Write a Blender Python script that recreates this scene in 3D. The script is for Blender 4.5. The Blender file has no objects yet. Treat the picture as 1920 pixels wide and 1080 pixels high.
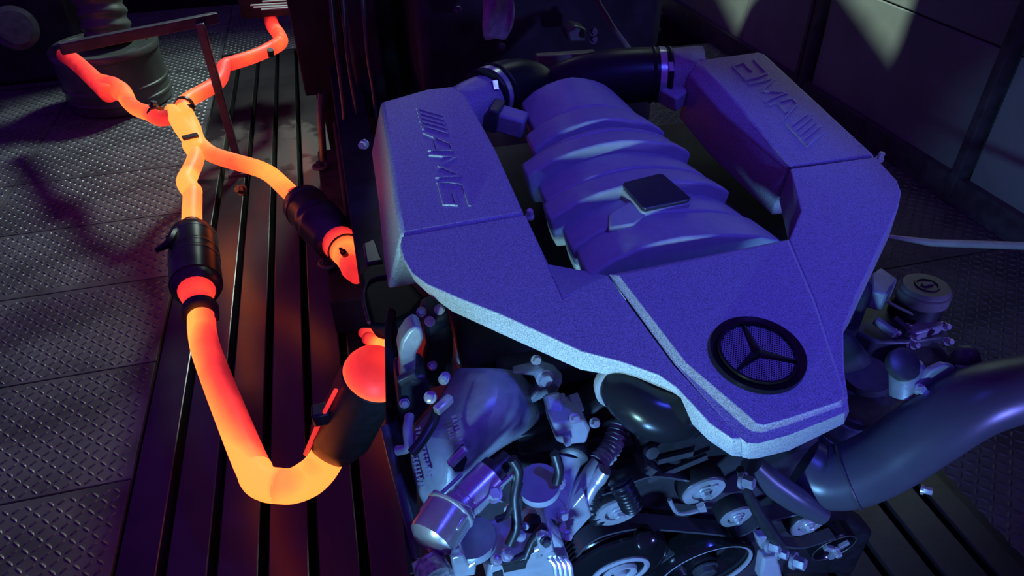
import bpy, bmesh, math, random
import numpy as np
from mathutils import Vector, Matrix

random.seed(7)
S = bpy.context.scene
COL = S.collection

# ---------------------------------------------------------------- camera
FPX, PITCH, YAW, ROLL = 1319.4, 0.648817, 0.239524, -0.020556
CAM_H = 1.35
_cp, _sp, _cy, _sy = math.cos(PITCH), math.sin(PITCH), math.cos(YAW), math.sin(YAW)
FWD = Vector((_sy*_cp, _cy*_cp, -_sp))
_r0 = Vector((_cy, -_sy, 0))
_u0 = _r0.cross(FWD)
RIGHT = math.cos(ROLL)*_r0 + math.sin(ROLL)*_u0
UP = -math.sin(ROLL)*_r0 + math.cos(ROLL)*_u0
EYE = Vector((0, 0, CAM_H))
cam_data = bpy.data.cameras.new('camera')
cam_data.sensor_width = 36
cam_data.lens = FPX/1920*36
cam_data.clip_start = 0.02
cam = bpy.data.objects.new('camera', cam_data)
COL.objects.link(cam)
cam.matrix_world = Matrix(((RIGHT.x, UP.x, -FWD.x, 0), (RIGHT.y, UP.y, -FWD.y, 0),
                           (RIGHT.z, UP.z, -FWD.z, CAM_H), (0, 0, 0, 1)))
S.camera = cam

# ---------------------------------------------------------------- world, lights, exposure
S.view_settings.view_transform = 'Standard'
S.view_settings.look = 'None'
S.view_settings.exposure = 0.0
S.view_settings.gamma = 1.0
S.view_settings.use_curve_mapping = False
W = bpy.data.worlds.new('world')
S.world = W
W.use_nodes = True
_bg = W.node_tree.nodes['Background']
_bg.inputs['Color'].default_value = (0.26, 0.02, 0.95, 1)
_bg.inputs['Strength'].default_value = 0.19


def light(name, kind, loc, target, color, energy, **kw):
    d = bpy.data.lights.new(name, kind)
    d.color = color
    d.energy = energy
    for k, v in kw.items():
        setattr(d, k, v)
    o = bpy.data.objects.new(name, d)
    COL.objects.link(o)
    o.location = loc
    o.rotation_euler = (Vector(target)-Vector(loc)).to_track_quat('-Z', 'Y').to_euler()
    return o


light('blue_key_lamp', 'SPOT', (-0.48, -0.16, 0.715), (0.09, 0.44, 1.295), (0.42, 0.92, 1.0), 56,
      spot_size=math.radians(70), spot_blend=0.08, shadow_soft_size=0.04)
light('blue_low_lamp', 'SPOT', (-0.10, -0.15, 0.46), (0.33, 0.54, 0.43), (0.18, 0.48, 1.0), 44,
      spot_size=math.radians(70), spot_blend=0.6, shadow_soft_size=0.05)
light('blue_side_lamp', 'SPOT', (1.25, -0.40, 0.66), (0.86, 0.55, 0.56), (0.17, 0.20, 1.0), 44,
      spot_size=math.radians(70), spot_blend=1.0, shadow_soft_size=0.06)
light('blue_overhead_lamp', 'SPOT', (0.80, 0.0, 2.3), (0.37, 0.755, 0.82), (0.050, 0.072, 1.0), 76,
      spot_size=math.radians(31.5), spot_blend=0.35, shadow_soft_size=0.06)
light('workshop_lamp', 'SPOT', (0.55, 5.2, 2.5), (-1.35, 2.55, 0), (0.76, 1.0, 0.90), 330,
      spot_size=math.radians(66), spot_blend=1.0, shadow_soft_size=0.25)
light('wall_lamp', 'SPOT', (0.70, 2.75, 2.70), (2.14, 2.9, 0.5), (0.75, 1.0, 0.82), 350,
      spot_size=math.radians(84), spot_blend=0.3, shadow_soft_size=0.012)

# ---------------------------------------------------------------- positions from sight lines on real planes


def ray(px, py):
    return (RIGHT*((px-960)/FPX) - UP*((py-540)/FPX) + FWD)


def PZ(px, py, z):
    d = ray(px, py)
    return EYE + d*((z-CAM_H)/d.z)


def PY(px, py, y):
    d = ray(px, py)
    return EYE + d*(y/d.y)


def PX(px, py, x):
    d = ray(px, py)
    return EYE + d*(x/d.x)


def PP(px, py, p0, n):
    d = ray(px, py)
    return EYE + d*((p0-EYE).dot(n)/d.dot(n))


TH = math.radians(9)
CN = Vector((0, -math.sin(TH), math.cos(TH)))      # normal of the sloping cover top
CV = Vector((0, math.cos(TH), math.sin(TH)))       # up-slope direction
C0 = PZ(1220, 450, CAM_H-0.52)


def CP(px, py, off=0.0):
    return PP(px, py, C0+CN*off, CN)


# ---------------------------------------------------------------- materials
MATS = {}


def mat(name, color, rough=0.5, metal=0.0, noise=0.0, nscale=40, bump=0.0, bscale=200, spec=0.5, color2=None, coat=0.0):
    m = bpy.data.materials.new(name)
    m.use_nodes = True
    nt = m.node_tree
    b = nt.nodes['Principled BSDF']
    b.inputs['Base Color'].default_value = (*color, 1)
    b.inputs['Roughness'].default_value = rough
    b.inputs['Metallic'].default_value = metal
    b.inputs['Specular IOR Level'].default_value = spec
    if coat:
        b.inputs['Coat Weight'].default_value = coat
        b.inputs['Coat Roughness'].default_value = 0.25
    if noise or bump or color2:
        tc = nt.nodes.new('ShaderNodeTexCoord')
    if noise or color2:
        n = nt.nodes.new('ShaderNodeTexNoise')
        n.inputs['Scale'].default_value = nscale
        n.inputs['Detail'].default_value = 6
        nt.links.new(tc.outputs['Object'], n.inputs['Vector'])
        r = nt.nodes.new('ShaderNodeValToRGB')
        r.color_ramp.elements[0].position = 0.38
        r.color_ramp.elements[1].position = 0.62
        c2 = color2 or tuple(min(1, c*(1+noise)) for c in color)
        c1 = color if color2 else tuple(c*(1-noise) for c in color)
        r.color_ramp.elements[0].color = (*c1, 1)
        r.color_ramp.elements[1].color = (*c2, 1)
        nt.links.new(n.outputs['Fac'], r.inputs['Fac'])
        nt.links.new(r.outputs['Color'], b.inputs['Base Color'])
    if bump:
        n2 = nt.nodes.new('ShaderNodeTexNoise')
        n2.inputs['Scale'].default_value = bscale
        n2.inputs['Detail'].default_value = 3
        nt.links.new(tc.outputs['Object'], n2.inputs['Vector'])
        bp = nt.nodes.new('ShaderNodeBump')
        bp.inputs['Strength'].default_value = bump
        bp.inputs['Distance'].default_value = 0.002
        nt.links.new(n2.outputs['Fac'], bp.inputs['Height'])
        nt.links.new(bp.outputs['Normal'], b.inputs['Normal'])
    MATS[name] = m
    return m


M_COVER = mat('speckled_grey_cover_paint', (0.36, 0.36, 0.40), 0.42, 0.0, 0.4, 750, 0.22, 600)
M_PLENUM = mat('satin_grey_plenum', (0.33, 0.33, 0.37), 0.45, 0.0, 0.05, 60, 0.05, 300)
M_ALU = mat('cast_aluminium', (0.30, 0.31, 0.34), 0.42, 0.2, 0.12, 50, 0.15, 260)
M_SILVER = mat('bright_machined_aluminium', (0.62, 0.64, 0.67), 0.25, 0.55, 0.06, 80, 0.05, 300)
M_STEEL = mat('dark_steel', (0.10, 0.10, 0.11), 0.34, 0.5, 0.2, 30, 0.08, 200)
M_BLACK = mat('black_plastic', (0.020, 0.020, 0.022), 0.40, 0.0, 0.2, 60, 0.05, 300)
M_MATT = mat('matt_black_plastic', (0.012, 0.012, 0.014), 0.6, spec=0.12)
M_ELBOW = mat('polished_black_rubber', (0.010, 0.010, 0.014), 0.24, spec=0.22)
M_GLOSS = mat('glossy_black', (0.008, 0.008, 0.010), 0.14)
M_RUBBER = mat('black_rubber', (0.012, 0.012, 0.016), 0.36, 0.0, 0.15, 40, 0.04, 200, spec=0.3)
M_GREYPL = mat('dark_grey_plastic', (0.05, 0.05, 0.055), 0.42, 0.0, 0.15, 60, 0.06, 300)
M_HOSE = mat('satin_dark_hose', (0.060, 0.060, 0.075), 0.33, 0.0, 0.08, 12, 0.03, 200)
M_NAVY = mat('dark_badge_plate', (0.03, 0.03, 0.05), 0.35, 0.2, 0.05, 60)
M_MACHINE = mat('dark_red_machine_paint', (0.026, 0.020, 0.028), 0.6, 0.0, 0.3, 9, 0.05, 120, spec=0.2)
M_DARK = mat('dark_machine_metal', (0.042, 0.038, 0.046), 0.6, 0.0, 0.3, 9, 0.05, 120, spec=0.15)
M_PLATE = mat('worn_checker_steel', (0.105, 0.11, 0.11), 0.6, 0.0, 0.35, 5, 0.05, 200, spec=0.25)
M_TREAD = mat('polished_tread_steel', (0.125, 0.13, 0.13), 0.40, 0.3, 0.2, 30)
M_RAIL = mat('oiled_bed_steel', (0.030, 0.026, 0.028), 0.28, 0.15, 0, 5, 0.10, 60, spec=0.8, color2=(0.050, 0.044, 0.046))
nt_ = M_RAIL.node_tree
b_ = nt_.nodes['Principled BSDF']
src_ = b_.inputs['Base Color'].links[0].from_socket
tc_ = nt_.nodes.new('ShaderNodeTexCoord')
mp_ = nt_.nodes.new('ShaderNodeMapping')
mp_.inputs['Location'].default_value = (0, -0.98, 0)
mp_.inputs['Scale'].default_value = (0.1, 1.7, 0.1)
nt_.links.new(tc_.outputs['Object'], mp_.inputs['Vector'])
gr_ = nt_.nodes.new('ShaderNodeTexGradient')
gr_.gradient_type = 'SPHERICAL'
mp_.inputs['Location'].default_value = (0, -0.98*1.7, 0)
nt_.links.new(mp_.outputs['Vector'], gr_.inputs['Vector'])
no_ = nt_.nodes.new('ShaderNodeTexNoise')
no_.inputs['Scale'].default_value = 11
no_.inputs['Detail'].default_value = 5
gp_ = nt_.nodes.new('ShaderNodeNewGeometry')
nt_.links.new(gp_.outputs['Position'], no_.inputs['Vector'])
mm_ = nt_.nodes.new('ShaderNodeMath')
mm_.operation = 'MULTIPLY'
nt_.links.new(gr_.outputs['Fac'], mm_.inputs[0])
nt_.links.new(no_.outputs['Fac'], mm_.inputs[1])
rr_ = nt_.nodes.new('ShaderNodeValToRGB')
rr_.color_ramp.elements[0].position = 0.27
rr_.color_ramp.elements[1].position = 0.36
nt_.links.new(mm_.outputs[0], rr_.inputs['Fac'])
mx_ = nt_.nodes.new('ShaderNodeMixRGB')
mx_.inputs['Color2'].default_value = (0.17, 0.18, 0.15, 1)  # pale stain colour that also paints in the lamp reflection on the far rails
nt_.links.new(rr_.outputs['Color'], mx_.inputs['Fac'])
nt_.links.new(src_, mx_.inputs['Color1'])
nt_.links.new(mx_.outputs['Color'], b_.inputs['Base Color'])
M_PIT = mat('slot_black', (0.012, 0.010, 0.012), 0.8, spec=0.1)
M_WALL = mat('grey_green_wall_panel', (0.29, 0.31, 0.29), 0.55, 0.0, 0.15, 3, 0.05, 60)
M_FRAME = mat('dark_painted_bar', (0.10, 0.085, 0.10), 0.5, 0.1, 0.25, 20, 0.06, 150)
M_DRUM = mat('grey_green_drum', (0.10, 0.115, 0.10), 0.36, 0.2, 0.25, 6, 0.03, 100)
M_RAG = mat('pale_grey_cloth', (0.34, 0.34, 0.40), 0.9, 0.0, 0.2, 50, 0.4, 150)
M_WHITE = mat('pale_enamel', (0.55, 0.57, 0.52), 0.4, 0.0, 0.08, 30)
M_CAP = mat('grey_filler_cap', (0.15, 0.15, 0.13), 0.45, 0.0, 0.1, 40)
M_CAN = mat('burnt_converter_steel', (0.085, 0.085, 0.075), 0.33, 0.55, 0.35, 14, 0.06, 150)
M_TAPE = mat('silver_foil_sleeve', (0.45, 0.45, 0.5), 0.35, 0.5, 0.4, 160, 0.9, 140)


def hot_material():
    m = bpy.data.materials.new('glowing_hot_steel')
    m.use_nodes = True
    nt = m.node_tree
    b = nt.nodes['Principled BSDF']
    b.inputs['Base Color'].default_value = (0.10, 0.07, 0.06, 1)
    b.inputs['Roughness'].default_value = 0.5
    b.inputs['Metallic'].default_value = 0.3
    at = nt.nodes.new('ShaderNodeAttribute')
    at.attribute_name = 'temperature_level'
    tc = nt.nodes.new('ShaderNodeTexCoord')
    n = nt.nodes.new('ShaderNodeTexNoise')
    n.inputs['Scale'].default_value = 9
    n.inputs['Detail'].default_value = 4
    nt.links.new(tc.outputs['Object'], n.inputs['Vector'])
    ma = nt.nodes.new('ShaderNodeMath')
    ma.operation = 'MULTIPLY_ADD'
    ma.inputs[1].default_value = 0.22
    nt.links.new(n.outputs['Fac'], ma.inputs[0])
    nt.links.new(at.outputs['Fac'], ma.inputs[2])
    su = nt.nodes.new('ShaderNodeMath')
    su.operation = 'SUBTRACT'
    su.inputs[1].default_value = 0.11
    nt.links.new(ma.outputs[0], su.inputs[0])
    r = nt.nodes.new('ShaderNodeValToRGB')
    cr = r.color_ramp
    st = [(0.0, (0.8, 0.012, 0.03)), (0.30, (1, 0.020, 0.030)), (0.50, (1, 0.032, 0.030)), (0.66, (1, 0.058, 0.025)),
          (0.80, (1, 0.122, 0.025)), (1.0, (1, 0.205, 0.032))]
    cr.elements[0].position, cr.elements[0].color = st[0][0], (*st[0][1], 1)
    cr.elements[1].position, cr.elements[1].color = st[-1][0], (*st[-1][1], 1)
    for p, c in st[1:-1]:
        e = cr.elements.new(p)
        e.color = (*c, 1)
    nt.links.new(su.outputs[0], r.inputs['Fac'])
    q = nt.nodes.new('ShaderNodeValToRGB')
    q.color_ramp.elements[0].position, q.color_ramp.elements[0].color = 0.05, (0, 0, 0, 1)
    q.color_ramp.elements[1].position, q.color_ramp.elements[1].color = 1.0, (1, 1, 1, 1)
    for p, v in ((0.25, 0.03), (0.42, 0.17), (0.52, 0.40), (0.66, 0.56)):
        e = q.color_ramp.elements.new(p)
        e.color = (v, v, v, 1)
    nt.links.new(su.outputs[0], q.inputs['Fac'])
    mu = nt.nodes.new('ShaderNodeMath')
    mu.operation = 'MULTIPLY'
    mu.inputs[1].default_value = 2.5
    nt.links.new(q.outputs['Color'], mu.inputs[0])
    nt.links.new(r.outputs['Color'], b.inputs['Emission Color'])
    nt.links.new(mu.outputs[0], b.inputs['Emission Strength'])
    return m


M_HOT = hot_material()

# ---------------------------------------------------------------- mesh builder


def perp(d):
    d = Vector(d).normalized()
    a = Vector((0, 0, 1)) if abs(d.z) < 0.9 else Vector((1, 0, 0))
    u = d.cross(a).normalized()
    return u, d.cross(u).normalized()


def catmull(pts, n=6):
    P = [Vector(p) for p in pts]
    out = []
    for i in range(len(P)-1):
        p0 = P[i-1] if i else P[0]*2-P[1]
        p1, p2 = P[i], P[i+1]
        p3 = P[i+2] if i+2 < len(P) else P[-1]*2-P[-2]
        for k in range(n):
            t = k/n
            out.append(0.5*((2*p1)+(p2-p0)*t+(2*p0-5*p1+4*p2-p3)*t*t+(3*p1-p0-3*p2+p3)*t*t*t))
    out.append(P[-1])
    return out


class MB:
    def __init__(self):
        self.v, self.f, self.h = [], [], []

    def add(self, vs, fs, heat=None):
        o = len(self.v)
        self.v += [Vector(p) for p in vs]
        self.h += (heat if heat is not None else [0.0]*len(vs))
        self.f += [tuple(i+o for i in f) for f in fs]
        return self

    def loft(self, rings, cap=True, closed=True, heat=None):
        n = len(rings[0])
        vs = [p for r in rings for p in r]
        fs = []
        for i in range(len(rings)-1):
            for j in range(n if closed else n-1):
                a, b = i*n+j, i*n+(j+1) % n
                fs.append((a, b, b+n, a+n))
        if cap:
            fs.append(tuple(range(n-1, -1, -1)))
            fs.append(tuple(range((len(rings)-1)*n, len(rings)*n)))
        return self.add(vs, fs, heat)

    def prism(self, poly, vec):
        vec = Vector(vec)
        return self.loft([[Vector(p)+vec for p in poly], [Vector(p) for p in poly]])

    def box(self, c, s, rot=None):
        c = Vector(c)
        vs = []
        for z in (-.5, .5):
            for x, y in ((-.5, -.5), (.5, -.5), (.5, .5), (-.5, .5)):
                p = Vector((x*s[0], y*s[1], z*s[2]))
                if rot is not None:
                    p = rot @ p
                vs.append(c+p)
        return self.add(vs, [(3, 2, 1, 0), (4, 5, 6, 7), (0, 1, 5, 4), (1, 2, 6, 5), (2, 3, 7, 6), (3, 0, 4, 7)])

    def bar(self, a, b, w, h, up=(0, 0, 1)):
        a, b = Vector(a), Vector(b)
        d = (b-a).normalized()
        s = d.cross(Vector(up)).normalized()
        u = s.cross(d)
        q = lambda p: [p-s*w/2-u*h/2, p+s*w/2-u*h/2, p+s*w/2+u*h/2, p-s*w/2+u*h/2]
        return self.loft([q(a), q(b)])

    def tube(self, path, rad, seg=16, smooth=0, cap=True, heat=None, hdir=None, hamp=0.0):
        P = [Vector(p) for p in path]
        R = list(rad) if hasattr(rad, '__len__') else [rad]*len(P)
        Hh = list(heat) if heat is not None else [0.0]*len(P)
        if smooth:
            n0 = len(P)
            P = catmull(P, smooth)
            t = np.linspace(0, n0-1, len(P))
            R = list(np.interp(t, range(n0), R))
            Hh = list(np.interp(t, range(n0), Hh))
        rings, hh = [], []
        u = None
        for i, p in enumerate(P):
            d = (P[min(i+1, len(P)-1)]-P[max(i-1, 0)]).normalized()
            if u is None:
                u, w = perp(d)
            else:
                u = (u-d*u.dot(d)).normalized()
                w = d.cross(u)
            rg = []
            for k in range(seg):
                a = 2*math.pi*k/seg
                n = u*math.cos(a)+w*math.sin(a)
                rg.append(p+n*R[i])
                hv = Hh[i]
                if hdir is not None and hv > 0.3:
                    hv += hamp*n.dot(Vector(hdir))
                hh.append(hv)
            rings.append(rg)
        return self.loft(rings, cap=cap, heat=hh)

    def lathe(self, p0, axis, prof, seg=32, heat=None, cap=True):
        p0, ax = Vector(p0), Vector(axis).normalized()
        u, w = perp(ax)
        rings = [[p0+ax*t+(u*math.cos(2*math.pi*k/seg)+w*math.sin(2*math.pi*k/seg))*max(r, 1e-5) for k in range(seg)] for t, r in prof]
        hh = [h for h in heat for _ in range(seg)] if heat is not None else None
        return self.loft(rings, cap=cap, heat=hh)

    def ring(self, c, axis, R, r, seg=32, s2=8):
        c, ax = Vector(c), Vector(axis).normalized()
        u, w = perp(ax)
        vs, fs = [], []
        for i in range(seg):
            a = 2*math.pi*i/seg
            d = u*math.cos(a)+w*math.sin(a)
            for j in range(s2):
                b = 2*math.pi*j/s2
                vs.append(c+d*(R+r*math.cos(b))+ax*r*math.sin(b))
        for i in range(seg):
            for j in range(s2):
                a, b = i*s2+j, i*s2+(j+1) % s2
                c2, d2 = ((i+1) % seg)*s2+(j+1) % s2, ((i+1) % seg)*s2+j
                fs.append((a, d2, c2, b))
        return self.add(vs, fs)

    def hexbolt(self, p, axis, r, h):
        self.lathe(p, axis, [(0, r*1.35), (h*0.25, r*1.35)], 12)
        self.lathe(Vector(p)+Vector(axis).normalized()*h*0.25, axis, [(0, r), (h*0.65, r), (h*0.75, r*0.85)], 6)
        return self


WLOC = {}


def build(name, mb, m, parent=None, bevel=0.0, bseg=2, smooth=True, subsurf=0, angle=38, **props):
    me = bpy.data.meshes.new(name)
    lo = Vector([min(p[i] for p in mb.v) for i in range(3)])
    hi = Vector([max(p[i] for p in mb.v) for i in range(3)])
    org = Vector(((lo.x+hi.x)/2, (lo.y+hi.y)/2, lo.z))
    me.from_pydata([p-org for p in mb.v], [], mb.f)
    if any(mb.h):
        a = me.attributes.new('temperature_level', 'FLOAT', 'POINT')
        a.data.foreach_set('value', [float(x) for x in mb.h])
    bm = bmesh.new()
    bm.from_mesh(me)
    bmesh.ops.recalc_face_normals(bm, faces=bm.faces)
    bm.to_mesh(me)
    bm.free()
    if smooth:
        me.polygons.foreach_set('use_smooth', [True]*len(me.polygons))
        me.set_sharp_from_angle(angle=math.radians(angle))
    me.materials.append(m)
    o = bpy.data.objects.new(name, me)
    COL.objects.link(o)
    place(o, org, parent)
    if bevel:
        b = o.modifiers.new('edge', 'BEVEL')
        b.width = bevel
        b.segments = bseg
        b.limit_method = 'ANGLE'
        b.angle_limit = math.radians(32)
        b.harden_normals = False
    if subsurf:
        s = o.modifiers.new('round', 'SUBSURF')
        s.levels = s.render_levels = subsurf
    for k, v in props.items():
        o[k] = v
    return o


def place(o, wloc, parent):
    if parent is not None:
        o.parent = parent
        o.location = Vector(wloc)-WLOC[parent.name]
    else:
        o.location = wloc
    WLOC[o.name] = Vector(wloc)


def empty(name, loc, label=None, cat=None, group=None, kind=None, parent=None):
    o = bpy.data.objects.new(name, None)
    o.empty_display_size = 0.05
    COL.objects.link(o)
    place(o, Vector(loc), parent)
    tag(o, label, cat, group, kind)
    return o


def tag(o, label=None, cat=None, group=None, kind=None):
    if label:
        o['label'] = label
    if cat:
        o['category'] = cat
    if group:
        o['group'] = group
    if kind:
        o['kind'] = kind
    return o


def copyto(o, wloc, parent=None):
    c = o.copy()
    COL.objects.link(c)
    c.parent = None
    place(c, Vector(wloc), parent)
    return c


# ================================================================ SETTING
floor = build('floor', MB().box((0.6, 2.0, -0.17), (6.4, 9.0, 0.10)), M_PIT, smooth=False, kind='structure')

# slotted bed: one bar per strip between the slots
RX0, PITCH_X, SLOT = -0.63, 0.1035, 0.020
x = -0.6225
k = 0
while x < 1.15:
    x1 = x+PITCH_X-SLOT
    b = MB().box(((x+x1)/2, 2.0, -0.045), (x1-x, 4.62, 0.09))
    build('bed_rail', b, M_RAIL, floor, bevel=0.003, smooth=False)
    x += PITCH_X

# checker plates with raised tread lugs


def lug(mb, cx, cy, a, z, L=0.027, w=0.0085, h=0.0026):
    d = Vector((math.cos(a), math.sin(a), 0))
    s = Vector((-d.y, d.x, 0))
    c = Vector((cx, cy, z))
    v = [c-d*L/2, c-d*L*0.2-s*w/2, c+d*L*0.2-s*w/2, c+d*L/2, c+d*L*0.2+s*w/2, c-d*L*0.2+s*w/2,
         c-d*L*0.22+Vector((0, 0, h)), c+d*L*0.22+Vector((0, 0, h))]
    mb.add(v, [(0, 1, 6), (1, 2, 7, 6), (2, 3, 7), (3, 4, 7), (4, 5, 6, 7), (5, 0, 6)])


def checker_plate(x0, x1, y0, y1, tread=True, dz=0.0):
    g = 0.004
    p = build('floor_plate', MB().box(((x0+x1)/2, (y0+y1)/2, -0.009+dz), (x1-x0-g, y1-y0-g, 0.018)), M_PLATE, floor, bevel=0.002, smooth=False)
    if tread:
        mb = MB()
        s = 0.0235
        i0, i1 = math.ceil((x0+0.015)/s), math.floor((x1-0.015)/s)
        j0, j1 = math.ceil((y0+0.015)/s), math.floor((y1-0.015)/s)
        for i in range(i0, i1+1):
            for j in range(j0, j1+1):
                lug(mb, i*s, j*s, math.radians(45 if (i+j) % 2 else -45), dz)
        build('tread', mb, M_TREAD, p, smooth=False, kind='stuff')
    return p


XE = -0.63
ys = [0.40, 0.83, 1.25, 1.67, 2.10, 2.52, 2.93, 3.52, 4.11]
for i in range(len(ys)-1):
    checker_plate(-1.34, XE, ys[i], ys[i+1])
for y0, y1 in ((1.5, 2.1), (2.1, 2.93), (2.93, 3.52), (3.52, 4.08)):
    checker_plate(-2.15, -1.34, y0, y1)
for x0, x1 in ((-2.15, -1.34), (-1.34, -0.63), (-0.63, 0.1)):
    checker_plate(x0, x1, 4.32 if x0 > -0.7 else 4.11, 4.75)
    checker_plate(x0, x1, 4.75, 5.4)
for y0, y1 in ((0.2, 0.9), (0.9, 1.5), (1.5, 2.1), (2.1, 2.9), (2.9, 3.7)):
    checker_plate(1.19, 2.14, y0, y1)
for x0, x1 in ((0.1, 1.1), (1.1, 2.14)):
    checker_plate(x0, x1, 4.32, 5.4)
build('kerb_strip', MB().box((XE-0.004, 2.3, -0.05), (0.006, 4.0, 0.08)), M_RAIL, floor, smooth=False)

# right wall with framed panels and posts
WX = 2.14
wall = build('wall_right', MB().box((WX+0.16, 2.6, 1.3), (0.10, 7.0, 2.6)), M_WALL, smooth=False, kind='structure')


def WP(px, py):
    return PX(px, py, WX)


pa, pb = WP(1530, 80), WP(1850, 220)
yA, yB = pa.y, pb.y
seam = WP(1776, 51).z
for (y0, y1) in ((yB+0.035, yA-0.035), (yA+0.06, yA+0.62), (yA+0.62, yA+2.2), (yB-1.1, yB-0.03)):
    for (z0, z1) in ((0.03, seam), (seam+0.006, 1.35), (1.356, 2.5)):
        build('wall_panel', MB().box((WX+0.055, (y0+y1)/2, (z0+z1)/2), (0.11, abs(y1-y0)-0.006, z1-z0)), M_WALL, wall, bevel=0.004, smooth=False)
for yy, ww in ((yA, 0.03), (yA+0.035, 0.02), (yB, 0.035)):
    build('wall_post', MB().box((WX-0.012, yy, 1.25), (0.06, ww, 2.5)), M_FRAME, wall, bevel=0.004, smooth=False)
base = build('baseboard_right', MB().box((WX-0.015, 2.6, 0.05), (0.03, 7.0, 0.10)), M_FRAME, smooth=False, kind='structure')
build('wall_back', MB().box((0.2, 6.3, 1.3), (5.0, 0.1, 2.8)), M_DARK, smooth=False, kind='structure')

# ================================================================ EXHAUST
exh = empty('exhaust_system', PZ(365, 265, 0.0), 'glowing red-hot exhaust pipes with converters running along the slotted floor', 'exhaust')
EZ = 0.33
E_ = lambda px, py, z=EZ: PZ(px, py, z)


def hot(name, pts, rad, heat, seg=20, smooth=5, hdir=None, hamp=0.0, cap=True, parent=exh):
    return build(name, MB().tube(pts, rad, seg, smooth, cap, heat, hdir, hamp), M_HOT, parent, angle=60)


r0 = 0.0305
LEFT = Vector((-1, 0, 0))
# near loop: long pipe, mitred bend, short stub up to the dark converter
hot('exhaust_pipe', [E_(378, 596), E_(379, 620), E_(386, 655), E_(410, 720), E_(446, 810), E_(466, 858), E_(480, 888)], r0,
    [.90, .88, .68, .60, .70, .88, 1.0], hdir=LEFT, hamp=0.30, smooth=4)
hot('exhaust_elbow', [E_(477, 880), E_(484, 897), E_(502, 908), E_(525, 911)], r0*1.01, [1.1, 1.3, 1.2, .95], hdir=(0, 0, -1), hamp=0.08)
hot('exhaust_elbow', [E_(520, 911), E_(548, 911), E_(578, 898), E_(600, 878, .34), E_(620, 846, .355)], [r0, r0*1.02, r0*1.08, r0*1.06, r0*1.02],
    [.95, 1.02, 1.12, 1.05, 1.2], hdir=(0, 0, -1), hamp=0.12)


def can(p0, p1, prof, m=M_CAN, name='converter_shell', parent=exh, heat=None, seg=36):
    p0, p1 = Vector(p0), Vector(p1)
    L = (p1-p0).length
    return build(name, MB().lathe(p0, p1-p0, [(t*L, r) for t, r in prof], seg, heat), m, parent, angle=45)


def converter_unit(p0, p1, R, label):
    """p0 inlet end, p1 outlet end: glowing cones, ribbed dark shell."""
    p0, p1 = Vector(p0), Vector(p1)
    d = (p1-p0).normalized()
    L = (p1-p0).length
    sh = can(p0, p1, [(0.0, R*0.62), (0.04, R*0.86), (0.10, R), (0.40, R), (0.42, R*1.035), (0.46, R*1.035), (0.48, R), (0.52, R),
                      (0.54, R*1.035), (0.58, R*1.035), (0.60, R), (0.86, R), (0.95, R*0.93), (1.0, R*0.62)], name='catalytic_converter')
    sh['label'] = label
    build('shell_band', MB().lathe(p0+d*L*0.17, d, [(0, R*1.0), (0.001, R*1.03), (0.010, R*1.03), (0.011, R*1.0)], 36), M_STEEL, sh)
    return sh, d


# left-hand branch converter
a0, a1 = E_(361, 436), E_(369, 548)
cA, dA = converter_unit(a0, a1, 0.060, 'dark ribbed converter on the left pipe branch, upright in view')
hot('hot_cone', [E_(360, 428), a0, E_(362, 446)], [0.0285, 0.031, 0.045], [.62, .55, .40], smooth=3)
hot('hot_cone', [E_(368, 532), E_(369, 548), E_(371, 562), E_(374, 578)], [0.052, 0.042, 0.034, 0.0325], [.25, .52, .62, .50], smooth=4)
build('heat_shield', MB().tube([a0+dA*.06+Vector((.0, 0, .0)), a1-dA*.03], [.0612, .0612], 28), M_CAN, cA)
cl = build('band_clamp', MB().lathe(E_(374.5, 578), E_(378, 600)-E_(374.5, 578), [(0, .0335), (0.003, .0405), (0.026, .0405), (0.029, .0335)], 28), M_BLACK, exh, angle=40)
build('clamp_bolt', MB().bar(E_(405, 572), E_(405, 598), .012, .014), M_BLACK, cl, bevel=.002)
cl2 = build('hanger_clamp', MB().lathe(E_(360, 425), dA, [(0, .029), (.002, .033), (.010, .033), (.012, .029)], 24), M_BLACK, exh)
build('hanger_arm', MB().tube([E_(345, 430, .36), E_(328, 438, .38), E_(318, 455, .38), E_(292, 470, .37)], [.010, .013, .012, .006], 8, 3), M_BLACK, cl2)
build('sensor_boss', MB().lathe(E_(322, 440, .36), (0, -.5, -.9), [(0, .016), (.05, .016), (.07, .011)], 14), M_BLACK, cl2)

# right-hand branch converter
b0, b1 = E_(563, 376), E_(640, 462)
cB, dB = converter_unit(b0, b1, 0.062, 'dark ribbed converter on the right pipe branch, leaning towards the engine')
hot('hot_cone', [E_(553, 367), b0, E_(570, 383)], [.0285, .031, .045], [.52, .45, .30], smooth=3)
hot('hot_cone', [E_(626, 444), E_(640, 460, .34), E_(652, 478, .35), E_(660, 498, .36)], [.053, .045, .036, .028], [.22, .50, .90, .72], smooth=4)
build('cone_bead', MB().ring(E_(646, 468, .345), dB, .043, .003, 28, 6), M_CAN, exh)
hot('exhaust_pipe', [E_(656, 488, .355), E_(660, 505, .37), E_(668, 520, .40)], [.028, .026, .016], [.70, .55, .50], smooth=3)
build('sensor_plug', MB().lathe(E_(648, 478, .39), (-.2, -.5, .8), [(0, .008), (.02, .008), (.021, .005), (.04, .004)], 10), M_BLACK, exh)

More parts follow.
